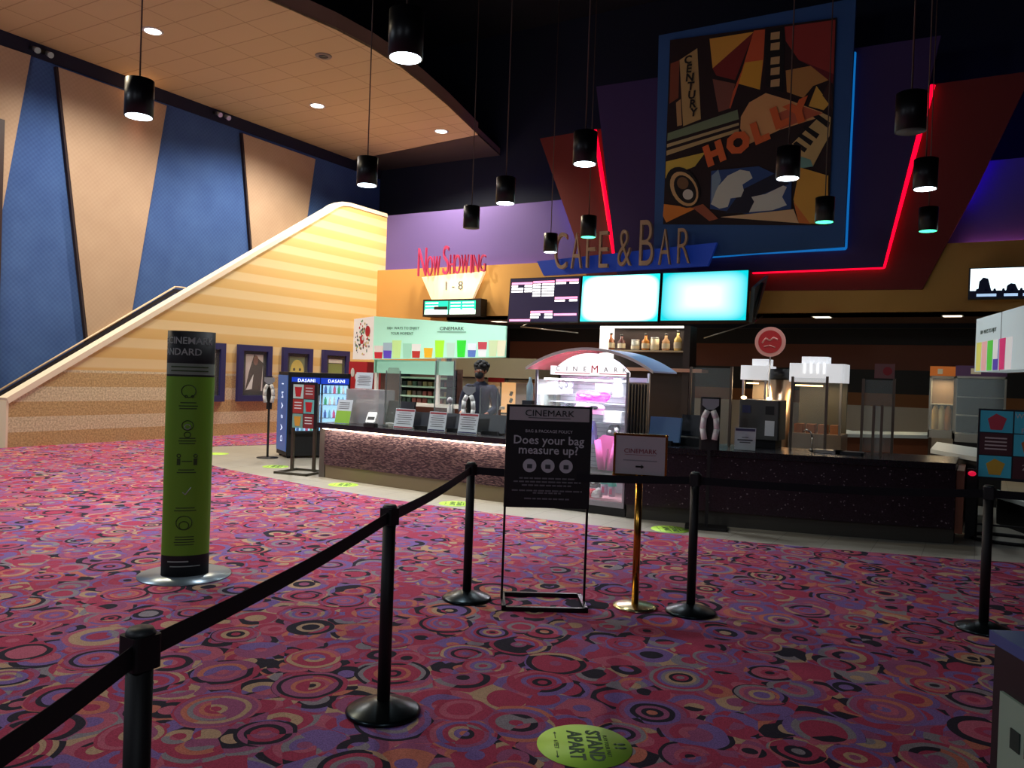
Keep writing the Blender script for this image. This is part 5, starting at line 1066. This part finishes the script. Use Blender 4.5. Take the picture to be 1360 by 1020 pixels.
# display cases on the right service counter
def case(px0, py0, px1, py1, Y, lb, zb, hdr, glow, shelves):
    a, b_ = at(px0, py0, Y), at(px1, py1, Y); t_ = thing('display_case', lb, 'display case', (a.x, Y, zb)); W_, H_ = b_.x - a.x, a.z - zb
    for x in (0, W_ - .02):
        for y in (0, .48): MB(M('pale_metal', (180, 175, 160), .35, .6)).box(x, x + .02, y, y + .02, 0, H_).done('post', t_)
    MB(M('pale_metal')).box(0, W_, 0, .5, 0, .12).done('base', t_); MB(M('pale_metal')).box(0, W_, 0, .5, H_ - .03, H_).done('roof', t_)
    MB(M('case_back_%d' % int(glow), (90, 70, 50) if glow else (34, 38, 36), .6)).box(.02, W_ - .02, .47, .48, .12, H_ - .03).done('back_panel', t_); MB(glass).box(.02, W_ - .02, .004, .008, .12, H_ - .03).done('glass', t_)
    for k in range(shelves): z = .12 + (H_ - .15) * (k + 1) / (shelves + 1); MB(M('pale_metal')).box(.02, W_ - .02, .05, .47, z - .012, z).done('shelf', t_)
    if hdr: s2 = MB(M('case_header_%d' % hdr[0], hdr, .5, em=.12)).box(0, W_, 0, .04, H_, H_ + .15); s2.mat(M('header_patch', (230, 210, 170), .5)).box(W_ * .3, W_ * .5, -.004, 0, H_ + .03, H_ + .11); s2.done('header', t_)
    if glow: light('AREA', 'case_lamp', (a.x + W_ / 2, Y + .25, zb + H_ - .05), glow, (1, .75, .42), W_ * .7, .2)
    return t_, a.x, W_
p0 = atz(1250, 582, .9)
t, xx, W_ = case(1235, 499, 1266, 580, p0.y, 'warm lit display case with an orange header on the service counter', .9, (226, 120, 40), 7, 1)
for k in range(3):
    o = MB(M('sauce_bottle_%d' % k, ((235, 190, 110), (245, 220, 160), (220, 150, 80))[k], .5)).lathe([(0, 0), (.05, 0), (.05, .3), (.02, .38), (0, .38)], seg=12).done('bottle', loc=(xx + W_ * (.25 + .25 * k), p0.y + .2, 1.02)); tag(o, ('left tall yellow bottle inside the warm lit case', 'middle pale bottle inside the warm lit case', 'right amber bottle inside the warm lit case')[k], 'bottle')
p0 = atz(1290, 588, .9); case(1269, 499, 1334, 588, p0.y, 'wide steel display case with a dark purple header, left of the white sign box', .9, (70, 40, 70), 0, 2)
MB(M('black_cabinet')).box(.0, .62, .02, .48, -.9, 0).done('cabinet', COL.objects[[o.name for o in COL.objects if o.name.startswith('display_case')][-1]])
# right sign box
A, Bq = at(1297, 424, 12.9), at(1372, 412, 10.6)
t = thing('sign_box', 'white sign box with pictured cups high at the right edge of the photo', 'sign', (A.x, 12.9, 0)); ang = math.atan2(Bq.y - A.y, Bq.x - A.x); t.rotation_euler = (0, 0, ang); L_ = math.hypot(Bq.x - A.x, Bq.y - A.y)
z0, z1 = at(1298, 494, 12.9).z, A.z
MB(M('pale_sign_panel', (196, 212, 216), .5, em=.28)).box(0, L_, 0, .4, z0, z1).done('panel', t); MB(M('sign_seam', (120, 130, 136), .5)).box(L_ * .5, L_ * .51, -.003, 0, z0, z1).done('seam', t)
s2 = MB(M('sign_print_grey')); s2.text('100+ WAYS TO ENJOY', .075, (L_ * .26, -.004, z0 + (z1 - z0) * .72)); s2.done('lettering', t)
s2 = MB(white)
for k, c in enumerate([(226, 222, 110), (240, 180, 180), (90, 210, 70), (90, 70, 180), (220, 50, 120), (240, 230, 235)]):
    x = L_ * (.03 + .085 * k * 1.35); s2.mat(M('cup_print_%d_%d_%d' % c, c, .5, em=.25)).prismy([(x + .01, z0 + .01), (x + L_ * .095, z0 + .01), (x + L_ * .105, z0 + .4), (x, z0 + .4)], -.004, -.001)
    if k in (3, 5): s2.mat(M('cup_print_235_235_235')).prismy([(x + .02, z0 + .15), (x + L_ * .09, z0 + .15), (x + L_ * .1, z0 + .4), (x, z0 + .4)], -.006, -.003)
s2.done('cup_pictures', t)
MB(M('white_post')).box(L_ - .1, L_ - .05, .1, .16, 0, z0).done('post', t)
# food menu stand
p0 = atz(1340, 719, 0); t = thing('menu_stand', 'black stand with a grid of food pictures and a ring base at the right edge', 'sign', (p0.x, p0.y, 0), R_(6))
pts = [(math.cos(2 * math.pi * k / 28) * .4, math.sin(2 * math.pi * k / 28) * .3, .02) for k in range(29)]; MB(black).tube(pts, .02, 8).done('base', t)
lx = at(1297, 600, p0.y).x - p0.x; MB(black).cyl((lx + .02, 0, .0), (lx + .02, 0, 1.45), .014).done('leg', t); MB(black).cyl((lx + .66, 0, 0), (lx + .66, 0, 1.45), .014).done('leg', t)
MB(black).box(lx + .02, lx + .66, -.012, .012, .15, .17).done('cross_bar', t)
za, zb_ = at(1310, 545, p0.y).z, at(1310, 634, p0.y).z; MB(M('dark_navy_board', (16, 18, 34), .5)).box(lx - .0, lx + .68, -.03, -.012, zb_ - .02, za + .02).done('board', t)
cols = [(60, 170, 200), (60, 20, 30), (64, 24, 34), (60, 170, 200), (60, 170, 200), (64, 24, 34)]; s2 = MB(paper); rh = (za - zb_) / 3
for k, c in enumerate(cols):
    cx_, r0 = k % 2, k // 2; xa_ = lx + .02 + cx_ * .325; zt3 = za - r0 * rh; s2.mat(M('menu_square_%d' % c[0], c, .5, em=.04)).box(xa_, xa_ + .31, -.034, -.03, zt3 - rh + .012, zt3)
    if k in (0, 3, 4): s2.mat((M('food_red', (206, 70, 90), .6), M('food_brown', (196, 110, 60), .6), M('food_gold', (226, 180, 60), .6))[(0, 3, 4).index(k)]); s2.prismy([(xa_ + .1, zt3 - rh + .04), (xa_ + .21, zt3 - rh + .04), (xa_ + .25, zt3 - .08), (xa_ + .15, zt3 - .03), (xa_ + .07, zt3 - .09)], -.038, -.034)
s2.mat(M('menu_words', (206, 190, 190), .6))
for k, wd in enumerate(('Welcome', 'Back', 'Prices')): s2.text(wd, .075, (lx + .5, -.036, za - .05 - k * .08))
s2.text('20%', .085, (lx + .5, -.036, zb_ + rh * .55)); [s2.box(lx + .07, lx + .28, -.037, -.034, za - rh - .06 - k * .04, za - rh - .045 - k * .04) for k in range(4)]
s2.done('menu_print', t)
t = thing('red_light', 'small glowing red light low beside the food menu board', 'light', tuple(at(1291, 629, 10.2))); MB(M('red_lamp', (220, 20, 60), em=.8)).sph((0, 0, 0), (.04, .03, .028)).done('lens', t); MB(black).box(-.05, .05, .02, .06, -t.location.z, .05).done('housing', t)
# kiosk lower right
k0 = atz(1322, 842, 1.0); k1 = atz(1362, 863, 1.0); ang = math.atan2(k1.y - k0.y, k1.x - k0.x)
t = thing('podium', 'dark podium with blue top and pale lettered panel at the lower right corner', 'podium', (k0.x, k0.y, .008), R_(-62))
MB(M('podium_black', (20, 16, 24), .5)).box(0.0, .9, 0, .6, 0, .97).done('body', t); MB(M('podium_blue_top', (60, 90, 150), .25)).box(-.01, .92, -.01, .62, .97, 1.0).done('top', t)
s2 = MB(M('pale_green_panel', (150, 176, 158), .6)).box(.045, .86, -.008, 0, .05, .86); s2.mat(M('panel_ink', (30, 50, 44), .7))
rnd = random.Random(8)
for r0 in range(6):
    x = .1
    while x < .8: w_ = rnd.uniform(.03, .07); s2.box(x, x + w_, -.011, -.008, .74 - r0 * .11, .79 - r0 * .11); x += w_ + .02
s2.done('panel', t)
# recessed lights in the lower soffit
for (a, b_), lb in zip(((1265, 419.5), (663, 427), (1092, 421)), ('small rectangular recessed light in the brown soffit near the television', 'small rectangular recessed light in the brown soffit under the showtime display', 'faint recessed light in the brown soffit above the canopies')):
    p0 = atz(a, b_, 3.1); t = thing('soffit_light', lb, 'lamp', (p0.x, p0.y, 3.1)); MB(M('soffit_glow', (255, 235, 210), em=3 if a != 1092 else .4)).box(-.16, .16, -.16, .16, -.01, -.004).done('lens', t); MB(white).box(-.19, .19, -.19, .19, -.006, 0).done('trim_ring', t)
    if a != 1092: light('SPOT', 'soffit_beam', (p0.x, p0.y, 3.07), 120, (1, .8, .55), .1, spot=130, blend=.8)
bpy.context.view_layer.update()
